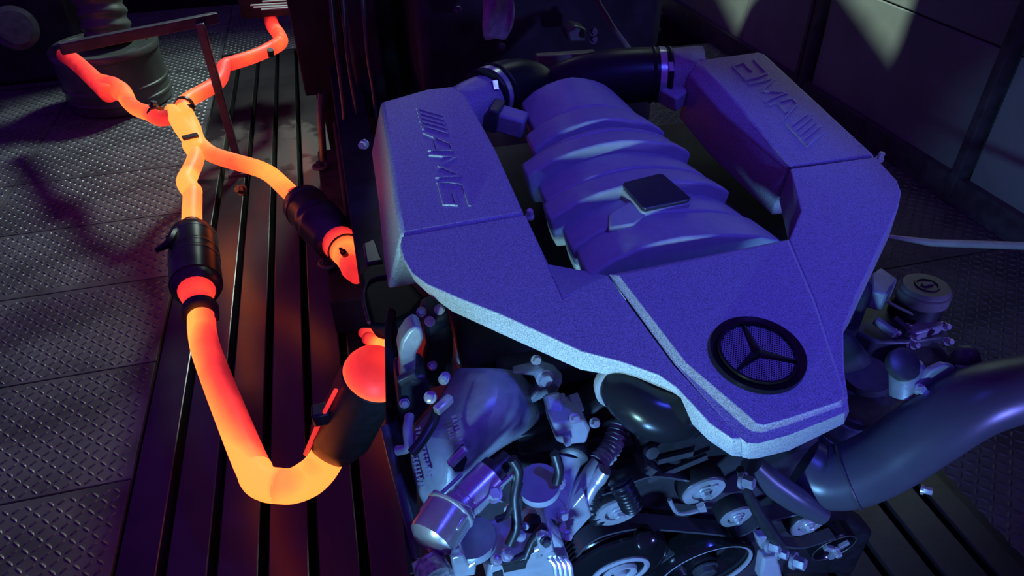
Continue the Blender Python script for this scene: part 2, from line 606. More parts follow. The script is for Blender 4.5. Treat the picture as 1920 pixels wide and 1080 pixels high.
# pipes from the crossover to the converters
hot('exhaust_pipe', [E_(360, 424), E_(360, 395), E_(361, 372), E_(361, 356)], .0265, [.95, .93, .88, .95], smooth=3, hdir=LEFT, hamp=.06)
hot('exhaust_pipe', [E_(362, 362), E_(352, 348), E_(350, 338), E_(357, 322), E_(365, 304), E_(367, 288), E_(358, 272)], [.027, .029, .029, .027, .0265, .0265, .028],
    [.95, 1.15, 1.12, .88, .90, .92, .98], smooth=4, hdir=LEFT, hamp=.06)
hot('exhaust_pipe', [E_(372, 268), E_(392, 286), E_(412, 295), E_(446, 305), E_(484, 316), E_(508, 328), E_(530, 348), E_(554, 371)], .0262,
    [.95, .85, .78, .78, .90, .95, .93, .84], smooth=4, hdir=(0, 1, .3), hamp=.10)
# crossover
xo = hot('crossover_pipe', [E_(376, 284), E_(363, 262), E_(344, 236), E_(322, 208)], [.030, .036, .036, .027], [1.0, 1.15, 1.18, .95], smooth=4, hdir=(1, 0, .2), hamp=.14)
hot('crossover_pipe', [E_(365, 268), E_(358, 240), E_(350, 218), E_(344, 200)], [.033, .033, .029, .026], [1.1, 1.2, 1.12, .95], smooth=4)
build('crossover_bracket', MB().box(E_(357, 256, EZ+.036), (.050, .030, .008), Matrix.Rotation(.3, 3, 'Z')), M_HOT, xo, bevel=.002)
# far left branch
hot('exhaust_pipe', [E_(318, 220), E_(298, 222), E_(278, 212), E_(256, 204), E_(240, 190), E_(232, 176)], .0275, [.48, .62, .80, .84, .86, .82], smooth=4, hdir=(0, 0, -1), hamp=.10)
hot('resonator_bulge', [E_(240, 188), E_(228, 172), E_(211, 166), E_(196, 160), E_(188, 152)], [.028, .036, .046, .042, .030], [.78, .76, .62, .74, .60], smooth=4, hdir=(1, 0, 0), hamp=.08)
hot('exhaust_pipe', [E_(204, 176), E_(184, 156), E_(160, 133), E_(138, 114), E_(122, 104)], .034, [.56, .54, .50, .48, .36], smooth=3, hdir=(.8, .4, .6), hamp=.16)
cl3 = build('band_clamp', MB().lathe(E_(296, 217), E_(286, 213)-E_(296, 217), [(0, .028), (.002, .036), (.012, .036), (.014, .028)], 24), M_CAN, exh)
build('clamp_bolt', MB().hexbolt(E_(288, 200, .37), (.3, 0, .9), .012, .02), M_STEEL, cl3)
# far right branch
hot('exhaust_pipe', [E_(341, 205), E_(350, 190), E_(366, 180), E_(384, 170), E_(404, 158), E_(415, 144), E_(421, 124), E_(440, 117), E_(466, 109), E_(492, 99), E_(508, 91)],
    .0285, [.70, .82, .74, .66, .62, .52, .50, .58, .66, .60, .60], smooth=4, hdir=(0, -.5, .6), hamp=.08)
hot('exhaust_pipe', [E_(500, 95), E_(519, 85), E_(527, 76), E_(521, 62), E_(512, 50), E_(507, 36)], [.030, .031, .031, .031, .032, .032], [.60, .66, .62, .68, .46, .26], smooth=4, hdir=(.6, 0, .6), hamp=.10)
cl4 = build('band_clamp', MB().lathe(E_(345, 199), E_(352, 190)-E_(345, 199), [(0, .028), (.002, .034), (.014, .034), (.016, .028)], 24), M_BLACK, exh)
build('clamp_bolt', MB().hexbolt(E_(356, 204, .34), (.6, -.3, .5), .012, .02), M_BLACK, cl4)
cl5 = build('hanger_clamp', MB().lathe(E_(508, 104), (.1, -.3, .9), [(0, .014), (.03, .014)], 10), M_BLACK, exh)
build('clamp_bolt', MB().hexbolt(E_(455, 357, .28), (-.5, -.5, .5), .013, .024), M_STEEL, cl5)

# engine-side converter and hot collector
d0, d1 = PZ(701, 704, .545), PZ(624, 842, .345)
ax = (d1-d0).normalized()
L = (d1-d0).length
cD = build('catalytic_converter', MB().lathe(d0, ax, [(.0, .050), (.004, .0535), (L*.25, .0535), (L*.3, .052), (L*.75, .056), (L*.93, .046), (L, .036), (L+.001, .030)], 40), M_BLACK, exh, angle=40)
cD['label'] = 'black jacketed converter beside the engine'
build('jacket_clip', MB().box(d0+ax*L*.35+Vector((-.062, -.01, .0)), (.03, .03, .028)), M_BLACK, cD, bevel=.004)
build('hot_seam', MB().tube([d0+ax*L*t+Vector((-.060, -.018, .004)) for t in (.02, .3)], .0035, 8, 0, True, [.55, .5]), M_HOT, cD)
build('hot_seam', MB().tube([d0+ax*L*t+Vector((-.060+.012*(t-.4), -.016, .004)) for t in (.45, .9)], .0045, 8, 0, True, [.5, .48]), M_HOT, cD)
mbb = MB()
prof = [(.002, .0515), (-.010, .0505), (-.022, .046), (-.032, .038), (-.039, .027), (-.043, .012), (-.044, 0)]
mbb.lathe(d0, ax, prof, 40, [.76, .66, .54, .50, .50, .52, .54])
build('hot_collector', mbb, M_HOT, exh, angle=60)
hot('manifold_runner', [PZ(735, 618, .52), PZ(705, 624, .52), PZ(680, 624, .50)], .009, [.8, .72, .45], smooth=3)
hot('manifold_runner', [PZ(735, 636, .54), PZ(715, 646, .54), PZ(690, 634, .52)], .012, [.9, 1.0, .4], smooth=3)

# ================================================================ ENGINE COVER
cover = empty('engine_cover', (0.41, 0.75, 0.72), 'blue-lit speckled engine cover with air boxes, raised lettering and round star emblem', 'engine cover')
DN = -CN


def shell(name, top, bottom, m, parent, bevel=.006, **kw):
    return build(name, MB().loft([bottom, top]), m, parent, bevel=bevel, bseg=3, angle=30, **kw)


# left air box
lt = [(714, 190), (800, 166), (850, 160), (873, 176), (930, 280), (984, 400), (752, 440), (742, 385), (730, 285)]
top = [CP(*p) for p in lt]
outw = [(-.028, 0), (-.01, .02), (0, .02), (0, 0), (0, 0), (0, 0), (-.028, 0), (-.028, 0), (-.028, 0)]
bot = [t+DN*.10+Vector((a, b, 0)) for t, (a, b) in zip(top, outw)]
box_l = shell('air_filter_box', top, bot, M_COVER, cover, label='left air box with raised AMG lettering')
# right air box
rt = [(1308, 112), (1422, 97), (1434, 101), (1640, 291), (1480, 313), (1374, 185)]
top = [CP(*p) for p in rt]
outw = [(0, .015), (.02, .02), (.02, .01), (.028, 0), (0, 0), (0, 0)]
bot = [t+DN*.11+Vector((a, b, 0)) for t, (a, b) in zip(top, outw)]
mid_r = [t+DN*.012+Vector((.004 if i in (1, 2, 3) else 0, 0, 0)) for i, t in enumerate(top)]
mid_r[0], mid_r[5], mid_r[4] = CP(1290, 140, -.018), CP(1352, 210, -.020), CP(1478, 319, -.010)
for i in (0, 4, 5):
    bot[i] = mid_r[i]+DN*.09
box_r = build('air_filter_box', MB().loft([bot, mid_r, top]), M_COVER, cover, bevel=.004, bseg=3, angle=30, label='right air box with raised AMG lettering')
# front shell
# left wing, right wing and centre panel of the front
lw = [(753, 443), (985, 403), (1055, 560), (1139, 515), (1262, 682), (1392, 822), (1372, 824), (1330, 795), (1299, 761), (1267, 727), (1234, 704),
      (1163, 679), (1090, 660), (940, 591), (860, 560), (800, 534), (772, 513), (756, 486), (750, 462)]
lb = {(1392, 822): (1392, 858), (1372, 824): (1372, 856), (1330, 795): (1330, 828), (1299, 761): (1298, 797), (1267, 727): (1280, 752), (1234, 704): (1238, 737),
      (1163, 679): (1165, 708), (1090, 660): (1088, 694), (940, 591): (935, 625), (860, 560): (848, 585), (800, 534): (808, 556), (772, 513): (778, 528),
      (756, 486): (762, 500), (750, 462): (752, 478)}
D_F = -.034
top = [CP(*p) for p in lw]
bot = [CP(*lb[p], D_F) if p in lb else CP(*p)+DN*.05 for p in lw]
wing_l = shell('side_wing', top, bot, M_COVER, cover, bevel=.004, label='left front wing of the cover with bright lit edge')
rw = [(1482, 316), (1641, 294), (1682, 338), (1690, 360), (1684, 390), (1606, 556), (1582, 618), (1583, 690), (1591, 745), (1586, 752), (1528, 562), (1480, 449), (1502, 395)]
top = [CP(*p) for p in rw]
bot = [t+DN*.06+Vector((.012 if i in (1, 2, 3, 4, 5) else 0, 0, 0)) for i, t in enumerate(top)]
wing_r = shell('side_wing', top, bot, M_COVER, cover, bevel=.004, label='right front wing of the cover')
# fold between wing and gap
fo = [CP(985, 404, -.001), CP(1055, 560, -.001), CP(1139, 516, -.001), CP(1120, 512, -.03), CP(1026, 494, -.03)]
build('inner_fold', MB().loft([[p+DN*.03 for p in fo], fo]), M_COVER, cover, bevel=.002)
fo = [CP(1502, 394, -.002), CP(1556, 441, -.001), CP(1482, 449, -.006)]
# centre panel
ce = [(1160, 516), (1476, 452), (1523, 562), (1581, 740), (1580, 746), (1570, 754), (1480, 784), (1432, 797), (1418, 794), (1406, 782), (1286, 680)]
top = [CP(*p, .007) for p in ce]
cb = [CP(1140, 516, -.012), CP(1479, 449, -.012), CP(1528, 562, -.012), CP(1588, 745, -.012), CP(1590, 765, -.030), CP(1578, 796, D_F), CP(1480, 846, D_F), CP(1420, 861, D_F), CP(1405, 861, D_F), CP(1392, 858, D_F), CP(1264, 683, -.012)]
cb = [CP(1140, 516, -.012), CP(1479, 449, -.012), CP(1528, 562, -.012), CP(1588, 745, -.012), CP(1592, 772, D_F), CP(1582, 795, D_F), CP(1480, 845, D_F), CP(1420, 860, D_F), CP(1404, 861, D_F), CP(1392, 858, D_F), CP(1264, 683, -.012)]
mid = [CP(1142, 515, 0), CP(1479, 450, 0), CP(1527, 562, 0), CP(1587, 744, 0), CP(1591, 762, 0), CP(1584, 774, 0), CP(1480, 816, 0), CP(1422, 832, 0), CP(1400, 831, 0), CP(1384, 818, 0), CP(1265, 683, 0)]
mid2 = [CP(1144, 515, .0005), CP(1478, 450, .0005), CP(1526, 562, .0005), CP(1585, 743, .0005), CP(1586, 754, .0005), CP(1577, 762, .0005), CP(1480, 796, .0005), CP(1428, 811, .0005), CP(1408, 808, .0005), CP(1392, 796, .0005), CP(1268, 683, .0005)]
panel = build('front_panel', MB().loft([cb, mid, mid2, top]), M_COVER, cover, bevel=.003, bseg=3, angle=30)

# seams are real gaps; small clip bolts at the seam ends
for q in ((993, 408), (1648, 300)):
    build('cover_bolt', MB().hexbolt(CP(*q, -.02), CN, .005, .014), M_SILVER, cover)

# raised lettering: strokes in (reading, height) space
GL = {'A': ([[(0, 0), (.62, 1), (1.0, 1), (1.0, 0)], [(.36, .36), (1.0, .36)]], 1.25),
      'M': ([[(0, 0), (.12, 1), (.60, .25), (1.12, 1), (1.2, 0)]], 1.45),
      'G': ([[(1.1, .98), (.1, .98), (0, .5), (0.02, 0), (1.08, 0), (1.1, .48), (.55, .48)]], 1.2)}


def lettering(parent, p_start, p_end, p_height, m):
    """word written from p_start to p_end along the base line, letters tall towards p_height."""
    o, e, hp = CP(*p_start), CP(*p_end), CP(*p_height)
    s = e-o
    total = s.length
    s.normalize()
    t = (hp-o)
    t = t-s*t.dot(s)
    H = t.length
    t.normalize()
    mb = MB()
    w = .0054

    def q(a, b):
        return o+s*(a*H+b*H*.22)+t*(b*H)

    def seg(a, b):
        A, B = q(*a), q(*b)
        d = (B-A).normalized()
        n = d.cross(CN)
        A -= d*w*.4
        B += d*w*.4
        bt = [A-n*w/2, B-n*w/2, B+n*w/2, A+n*w/2]
        bt = [p+DN*.002 for p in bt]
        tp = [A-n*w*.3, B-n*w*.3, B+n*w*.3, A+n*w*.3]
        tp = [p+CN*.0026 for p in tp]
        mb.loft([bt, tp])
    width = 5*.27+.25+GL['A'][1]+GL['M'][1]+GL['G'][1]
    k = total/(width*H)
    x = 0
    for i in range(5):
        seg(((x)*k, 0), ((x+.42)*k, 1))
        x += .27
    seg((0, 0), ((x-.1)*k, 0))
    x += .18
    for ch in 'AMG':
        strokes, adv = GL[ch]
        for st in strokes:
            for a, b in zip(st, st[1:]):
                seg(((x+a[0])*k, a[1]), ((x+b[0])*k, b[1]))
        x += adv
    return build('raised_lettering', mb, m, parent, smooth=False)


lettering(box_l, (783, 205), (835, 392), (822, 199), M_COVER)
lettering(box_r, (1512, 274), (1370, 120), (1560, 262), M_COVER)

# emblem
ec = CP(1421, 661, .0118)
eu = (CP(1497, 681, .0118)-ec)
ER = 0.0412


def disc_pts(r, n, off, c=ec):
    return [c+CN*off+Vector((math.cos(2*math.pi*k/n), 0, 0))*r+CV*math.sin(2*math.pi*k/n)*r for k in range(n)]


ring_m = MB()
n = 64
ring_m.loft([disc_pts(ER*1.32, n, -.004), disc_pts(ER*1.30, n, .0015), disc_pts(ER*1.12, n, -.001), disc_pts(ER*1.08, n, .004), disc_pts(ER*1.02, n, .004), disc_pts(ER*.99, n, -.003)], cap=False)
emb = build('emblem_ring', ring_m, M_GLOSS, panel, angle=50)
build('emblem_back', MB().loft([disc_pts(ER*1.05, 48, -.0046), disc_pts(ER*1.05, 48, -.0030)]), M_PIT, panel)
gm = MB()
hx = .00305
for i in range(-18, 19):
    for j in range(-20, 21):
        cx = (i+.5*(j % 2))*hx
        cyy = j*hx*.866
        if cx*cx+cyy*cyy > (ER*.985)**2:
            continue
        ro, ri = hx/math.sqrt(3)*1.02, hx*.36
        vs, fs = [], []
        for k6 in range(6):
            a = math.radians(60*k6+30)
            for r_, o_ in ((ro, -.0012), (ri, -.0012), (ri, -.0028)):
                vs.append(ec+CN*o_+Vector((1, 0, 0))*(cx+r_*math.cos(a))+CV*(cyy+r_*math.sin(a)))
        for k6 in range(6):
            a, b = 3*k6, 3*((k6+1) % 6)
            fs += [(a, b, b+1, a+1), (a+1, b+1, b+2, a+2)]
        gm.add(vs, fs)
build('emblem_grille', gm, M_ALU, panel, smooth=False, kind='stuff')
sm = MB()
a0_ = math.atan2(eu.dot(CV), eu.x)
for k3 in range(3):
    a = a0_+k3*2*math.pi/3
    d = Vector((math.cos(a), 0, 0))+CV*math.sin(a)
    s_ = CN.cross(d)
    b0_ = ec+CN*.0005
    hub = ec+CN*.0065
    tip = ec+d*ER*1.02
    wv = ER*.16
    sm.add([b0_-s_*wv*.9+d*wv*.5, b0_+s_*wv*.9+d*wv*.5, tip+s_*.0012, tip-s_*.0012, hub, tip+CN*.004, b0_-d*wv],
           [(0, 4, 5, 3), (1, 2, 5, 4), (2, 3, 5), (0, 6, 4), (6, 1, 4)])
build('emblem_star', sm, M_GLOSS, panel, smooth=False)

# intake necks
nl0, nl1 = CP(868, 190, -.035), CP(925, 168, -.035)
nl0 = CP(880, 196, -.038)
nl1 = nl0+Vector((.070, .060, .0))
axl = (nl1-nl0).normalized()
nk = build('intake_neck', MB().lathe(nl0-axl*.045-Vector((0, 0, .006)), axl, [(0, .036), (.03, .044), (.055, .045), (.10, .043)], 36), M_COVER, box_l)
nr0 = CP(1306, 140, -.045)
axr = Vector((-1, .28, 0)).normalized()
nk2 = build('intake_neck', MB().lathe(nr0-axr*.005, axr, [(0, .052), (.03, .050), (.075, .047)], 36), M_COVER, box_r)
# airflow sensor plugs


def sensor(pa_, pb_, w, h, parent, off):
    A, B = CP(*pa_, off), CP(*pb_, off-.01)
    o = build('airflow_sensor', MB().bar(A, B, w, h, CN), M_PLENUM, parent, bevel=.004)
    d = (B-A)
    for t in (.12, .30):
        pass
    return o


sensor((905, 212), (985, 236), .036, .036, box_l, -.045)
build('sensor_collar', MB().bar(CP(918, 214, -.040), CP(938, 220, -.0425), .042, .044, CN), M_GREYPL, box_l, bevel=.003)
sensor((1295, 160), (1252, 190), .040, .032, box_r, -.055)
build('sensor_collar', MB().bar(CP(1306, 158, -.050), CP(1290, 166, -.052), .046, .040, CN), M_GREYPL, box_r, bevel=.003)

# ================================================================ INTAKE HOSES


def intake_hose(p, axis, path, rad, label):
    o = empty('intake_hose', p, label, 'hose', 'black intake hoses behind the engine cover')
    ax_ = Vector(axis).normalized()
    build('hose_body', MB().tube(path, rad, 32, 6), M_RUBBER, o, angle=50)
    for t in (.0, .030):
        build('hose_rib', MB().ring(Vector(p)+ax_*(.004+t), ax_, rad[0]*1.0, .004, 36, 8), M_RUBBER, o)
    c = build('hose_clamp', MB().lathe(Vector(p)+ax_*.012, ax_, [(0, rad[0]*1.0), (0, rad[0]*1.05), (.012, rad[0]*1.05), (.012, rad[0])], 40), M_SILVER, o)
    u, w_ = perp(ax_)
    build('clamp_screw', MB().bar(Vector(p)+ax_*.018+Vector((0, -.036, .036)), Vector(p)+ax_*.018+Vector((0, -.046, .022)), .010, .010), M_SILVER, c, bevel=.001)
    return o


pl = nl0+axl*.045
intake_hose(pl, axl, [pl, pl+axl*.04, pl+axl*.085+Vector((.012, -.004, -.006)), pl+axl*.115+Vector((.030, -.005, -.03)), pl+axl*.125+Vector((.045, -.005, -.10))], [.0455, .047, .047, .045, .042],
            'black rubber intake elbow clamped to the left air box')
pr = nr0+axr*.052
intake_hose(pr, axr, [pr, pr+axr*.06, pr+axr*.13+Vector((0, .0, -.008)), pr+axr*.20+Vector((0, .0, -.03)), pr+axr*.25+Vector((0, .02, -.09))], [.049, .051, .053, .052, .048],
            'black rubber intake hose clamped to the right air box')

# ================================================================ ENGINE
eng = empty('engine', (0.41, 0.85, 0.0), 'blue-lit eight-cylinder engine with ribbed intake plenum, pulleys and belt', 'engine')

# intake plenum: alternating raised and sunk bands
plen = None
XC = 0.405
bands = []


def arch(y, dz, half_l, half_r, ends):
    pts = []
    base_off = (Vector((0, y, 0))-C0).dot(CN)
    zc = C0.z+(y-C0.y)*math.tan(TH)
    prof = [(-1, -.036), (-.92, -.029), (-.75, -.016), (-.5, -.005), (-.25, .001), (0, .003), (.25, -.001), (.5, -.007), (.75, -.017), (.92, -.028), (1, -.037)]
    for t, z in prof:
        xx = XC+(t*half_l if t < 0 else t*half_r)
        pts.append(Vector((xx, y, zc+z+dz)))
    return pts


# y limits of the seven bands read off along the plenum's right side
yl = [1.17, 1.055, .996, .972, .926, .870, .822, .765, .700]
half_l = [.100, .122, .130, .152, .138, .147, .132, .130]
half_r = [.092, .108, .112, .122, .126, .138, .141, .160]
dzs = [-.010, .000, -.003, .005, -.003, .005, -.003, .005]
root_b = None
for i in range(len(yl)-1):
    y0, y1 = yl[i+1], yl[i]
    mb = MB()
    dz = dzs[i]
    rise = .006
    r1 = arch(y1+.003, dz-.008, half_l[i]-.004, half_r[i]-.010, 0)
    rm = arch((y0+y1)/2, dz, half_l[i], half_r[i]-.006, 0)
    r2 = arch(y0, dz+.004, half_l[i], half_r[i], 0)
    rings = []
    for rr in (r1, rm, r2):
        lo = [Vector((rr[-1].x-.012, rr[-1].y, rr[-1].z-.06)), Vector((rr[0].x+.012, rr[0].y, rr[0].z-.05))]
        rings.append(rr+lo)
    mb.loft(rings)
    nm = 'intake_manifold' if root_b is None else 'intake_runner'
    o = build(nm, mb, M_PLENUM, eng if root_b is None else root_b, bevel=.004, bseg=3, angle=35)
    if root_b is None:
        root_b = o
bp = [CP(1170, 341, .012), CP(1235, 325, .012), CP(1244, 326, .012), CP(1296, 370, .012), CP(1292, 374, .012), CP(1212, 391, .012), CP(1204, 388, .012), CP(1168, 346, .012)]
build('badge_plate', MB().prism(bp, DN*.006), M_NAVY, root_b, bevel=.0015)
bq = [(p-(bp[0]+bp[3])/2)*1.03+(bp[0]+bp[3])/2 for p in bp]
build('badge_rim', MB().prism([p+DN*.0065 for p in bq], DN*.016), M_PLENUM, root_b, bevel=.002)
fac = [CP(1142, 400, -.004), CP(1180, 376, .004), CP(1215, 398, .003), CP(1190, 420, .002), CP(1142, 427, -.002)]
build('sensor_pad', MB().prism(fac, DN*.03), M_PLENUM, root_b, bevel=.003)

# block and heads (mostly in shadow)
build('engine_block', MB().box((.41, .86, .34), (.50, .58, .40)), M_DARK, eng, bevel=.03)
build('cylinder_head', MB().box((.17, .90, .52), (.20, .56, .24), Matrix.Rotation(math.radians(40), 3, 'Y')), M_DARK, eng, bevel=.02)
build('cylinder_head', MB().box((.66, .90, .52), (.20, .56, .24), Matrix.Rotation(math.radians(-40), 3, 'Y')), M_DARK, eng, bevel=.02)
build('valley_cover', MB().box((.41, .98, .68), (.54, .66, .05)), M_DARK, eng, bevel=.01)
build('cam_cover', MB().box((.655, .98, .66), (.14, .62, .12)), M_DARK, eng, bevel=.02)
build('cam_cover', MB().box((.17, .98, .66), (.14, .60, .12)), M_DARK, eng, bevel=.02)
build('bell_housing', MB().lathe((.41, 1.14, .40), (0, 1, 0), [(0, .25), (.10, .27), (.22, .20), (.24, .12)], 40), M_DARK, eng)
build('oil_sump', MB().loft([[Vector((x_, y_, .06)) for x_, y_ in ((.24, .62), (.58, .62), (.58, 1.1), (.24, 1.1))], [Vector((x_, y_, .16)) for x_, y_ in ((.16, .56), (.66, .56), (.66, 1.15), (.16, 1.15))]]), M_DARK, eng, bevel=.02)
build('timing_cover', MB().prism([PY(*q, .60) for q in ((1075, 790), (1180, 720), (1400, 800), (1440, 880), (1640, 1000), (1600, 1079), (1050, 1079), (1000, 960))], (0, .05, 0)), M_BLACK, eng, bevel=.01)


def sheet(name, grid, m, parent, thick=.02, sub=2, **kw):
    """a cast surface from a grid of control points, given thickness"""
    R_, C_ = len(grid), len(grid[0])
    vs = [p for r in grid for p in r]
    fs = [(i*C_+j, i*C_+j+1, (i+1)*C_+j+1, (i+1)*C_+j) for i in range(R_-1) for j in range(C_-1)]
    mb = MB().add(vs, fs)
    o = build(name, mb, m, parent, **kw)
    me = o.data
    bm = bmesh.new()
    bm.from_mesh(me)
    c = sum((f.normal for f in bm.faces), Vector())
    if c.dot(-FWD) < 0:
        bmesh.ops.reverse_faces(bm, faces=bm.faces)
    bm.to_mesh(me)
    bm.free()
    me.polygons.foreach_set('use_smooth', [True]*len(me.polygons))
    s = o.modifiers.new('round', 'SUBSURF')
    s.levels = s.render_levels = sub
    s = o.modifiers.new('thick', 'SOLIDIFY')
    s.thickness = thick
    s.offset = -1
    return o


def G(rows):
    return [[PY(*q) for q in r] for r in rows]


vc = sheet('valve_cover', G([
    [(850, 690, .70), (870, 690, .665), (895, 690, .64), (930, 690, .625), (975, 695, .645), (1005, 715, .685)],
    [(832, 735, .66), (855, 735, .63), (890, 735, .60), (935, 735, .585), (990, 740, .605), (1035, 765, .66)],
    [(802, 775, .62), (828, 780, .60), (862, 780, .577), (920, 780, .562), (980, 790, .585), (1045, 798, .645)],
    [(766, 815, .595), (800, 815, .58), (842, 825, .56), (895, 830, .552), (935, 826, .57), (985, 815, .61)],
    [(770, 870, .575), (805, 870, .562), (842, 878, .547), (870, 872, .548), (900, 858, .56), (935, 842, .58)],
    [(788, 948, .555), (812, 952, .543), (835, 937, .538), (858, 910, .545), (880, 892, .555), (905, 868, .565)]]), M_ALU, eng, .03)
vr = sheet('valve_cover', G([
    [(850, 585, .80), (885, 585, .77), (930, 600, .76), (980, 640, .78)],
    [(850, 630, .77), (880, 625, .735), (915, 635, .73), (950, 655, .76)],
    [(855, 690, .74), (872, 680, .715), (893, 670, .71), (915, 660, .74)]]), M_PLENUM, eng, .02)
# lower strip with two rows of raised characters
strip = vc


def glyph_row(p0, p1, y0, y1, n_, hpx, parent, m):
    mb = MB()
    A, B = PY(*p0, y0), PY(*p1, y1)
    d = (B-A)
    st = d.length/n_
    d.normalize()
    nrm = -ray(*p0).normalized()
    nrm = (nrm-d*nrm.dot(d)).normalized()
    s_ = d.cross(nrm)
    hh = hpx
    rnd = random.Random(int(p0[0]*7+p0[1]))
    for i in range(n_):
        c = A+d*st*(i+.5)
        for _ in range(2):
            ln = st*rnd.choice((.5, .62))
            of = s_*hh*rnd.choice((-.3, 0, .3))
            mb.bar(c-d*ln/2+of, c+d*ln/2+of, hh*.2, .004, nrm)
        mb.bar(c-s_*hh*.45, c+s_*hh*.45, st*.22, .004, nrm)
    build('raised_characters', mb, m, parent, smooth=False)


glyph_row((783, 800), (806, 896), .590, .548, 13, .008, strip, M_SILVER)
glyph_row((773, 834), (791, 916), .582, .550, 11, .008, strip, M_SILVER)
glyph_row((850, 778), (869, 842), .577, .541, 9, .0065, vc, M_SILVER)
glyph_row((843, 802), (848, 824), .570, .556, 4, .0065, vc, M_SILVER)
build('cover_ledge', MB().bar(PY(817, 772, .585), PY(846, 745, .60), .010, .012), M_SILVER, vc, bevel=.002)
build('cover_ledge', MB().bar(PY(843, 872, .525), PY(874, 841, .53), .008, .010), M_SILVER, vc, bevel=.002)
build('cover_pocket', MB().prism([PY(846, 874, .527), PY(872, 846, .53), PY(876, 862, .53), PY(868, 884, .525), PY(852, 884, .522)], (0, .012, 0)), M_BLACK, vc)
# upright bracket with bolt eye above the valve cover
br = build('lifting_bracket', MB().prism([PY(*q, .62) for q in ((958, 703), (1016, 692), (1040, 700), (1056, 716), (1046, 735), (980, 767), (1010, 728), (1000, 706))], (.004, .018, 0)), M_ALU, eng, bevel=.004)
build('bracket_bolt', MB().hexbolt(PY(1021, 708, .62), (0, -1, .2), .009, .010), M_SILVER, br)
build('bracket_leg', MB().bar(PY(1033, 738, .60), PY(1046, 792, .57), .020, .018), M_ALU, br, bevel=.003)
build('bracket_leg', MB().bar(PY(1052, 738, .60), PY(1060, 775, .58), .008, .010), M_ALU, br, bevel=.002)
build('bracket_leg', MB().bar(PY(1072, 740, .60), PY(1085, 775, .58), .014, .014), M_ALU, br, bevel=.002)
bolt0 = build('flange_bolt', MB().hexbolt(PY(1076, 784, .56), (0, -.8, .6), .0052, .012), M_SILVER, eng)
for q, y_ in (((1006, 685), .63), ((812, 694), .715), ((836, 716), .655), ((760, 765), .655), ((807, 612), .715), ((825, 590), .715), ((1115, 802), .56)):
    copyto(bolt0, PY(*q, y_), eng)
# connector block
cb_ = build('connector_block', MB().prism([PY(*q, .555) for q in ((1037, 795), (1098, 788), (1108, 806), (1100, 832), (1064, 836), (1044, 830))], (0, .045, 0)), M_PLENUM, eng, bevel=.004)
build('connector_latch', MB().bar(PY(1062, 815, .552), PY(1064, 834, .548), .008, .008), M_ALU, cb_, bevel=.001)
build('connector_base', MB().lathe(PY(1075, 835, .575), PY(1072, 862, .55)-PY(1075, 835, .575), [(0, .020), (.030, .022), (.032, .018)], 20), M_GREYPL, cb_)
build('dark_harness_box', MB().prism([PY(*q, .60) for q in ((968, 818), (1045, 802), (1050, 845), (975, 855))], (0, .05, 0)), M_BLACK, eng, bevel=.004)

# stub pipe: thermostat outlet with flat cap
st_ = build('outlet_pipe', MB().tube([PY(1066, 850, .56), PY(1058, 890, .545), PY(1042, 925, .525), PY(1012, 982, .49)], [.020, .019, .021, .019], 24, 4), M_PLENUM, eng)
build('pipe_collar', MB().lathe(PY(1035, 935, .52), PY(1012, 982, .49)-PY(1035, 935, .52), [(0, .0225), (.004, .0235), (.008, .0225)], 24), M_PLENUM, st_)
build('pipe_seal', MB().lathe(PY(1014, 978, .492), PY(1012, 990, .485)-PY(1014, 978, .492), [(0, .021), (.012, .023), (.018, .016)], 24), M_RUBBER, st_)
build('pipe_bolt', MB().hexbolt(PY(1045, 905, .50), (0, -.7, .7), .007, .014), M_SILVER, st_)


def cap_disc(c, axis, r, h, m, parent, name='round_cap', asp=1.0):
    return build(name, MB().lathe(Vector(c)-Vector(axis).normalized()*h, axis, [(0, r*.98), (h*.8, r), (h, r*.96)], 40), m, parent, bevel=0, angle=30)


cap_disc(PY(1010, 905, .50), (-.12, -.16, .97), .0262, .012, M_PLENUM, eng)
cap_disc(PY(883, 1006, .46), (-.03, .0, 1), .0290, .012, M_ALU, eng)
build('cap_lug', MB().hexbolt(PY(848, 1008, .45), (0, -.5, .9), .008, .012), M_SILVER, eng)
build('cap_lug', MB().hexbolt(PY(926, 928, .48), (0, -.5, .9), .007, .012), M_SILVER, eng)
# two silver solenoid canisters on the left front corner
c0, c1 = PY(852, 960, .475), PY(920, 892, .505)
ca = build('solenoid_canister', MB().lathe(c0, c1-c0, [(0, .019), (.004, .0205), (.012, .0205), (.013, .0195), (.018, .0195), (.019, .0205), ((c1-c0).length, .0205)], 32), M_SILVER, eng)
build('canister_top', MB().lathe(c1, c1-c0, [(0, .0195), (.010, .019), (.011, .012), (.03, .010)], 24), M_BLACK, ca)
build('canister_pin', MB().tube([PY(910, 897, .50), PY(928, 878, .51)], .0022, 8), M_SILVER, ca)
build('canister_rail', MB().bar(PY(888, 957, .465), PY(970, 882, .50), .0035, .006), M_SILVER, ca)
f0, f1 = PY(808, 1012, .44), PY(846, 955, .468)
fb = build('oil_filter_housing', MB().lathe(f0, f1-f0, [(-.008, .008), (-.006, .018), (0, .0255), (.008, .0265), ((f1-f0).length, .0265)], 32), M_SILVER, eng)
build('housing_flange', MB().box((f0+f1)/2+(f1-f0)*.30, (.050, .030, .030), (f1-f0).to_track_quat('Z', 'Y').to_matrix()), M_SILVER, fb, bevel=.003)
build('flange_strap', MB().ring(f1-(f1-f0)*.04, f1-f0, .0268, .0022, 32, 8), M_SILVER, fb)
build('housing_rail', MB().tube([PY(783, 975, .47), PY(800, 950, .475), PY(822, 930, .485), PY(866, 889, .505)], .0022, 8, 3), M_ALU, fb)
build('foil_sleeve', MB().tube([PY(796, 1042, .43), PY(806, 1062, .42), PY(822, 1090, .40)], [.015, .018, .018], 20, 4), M_TAPE, eng)
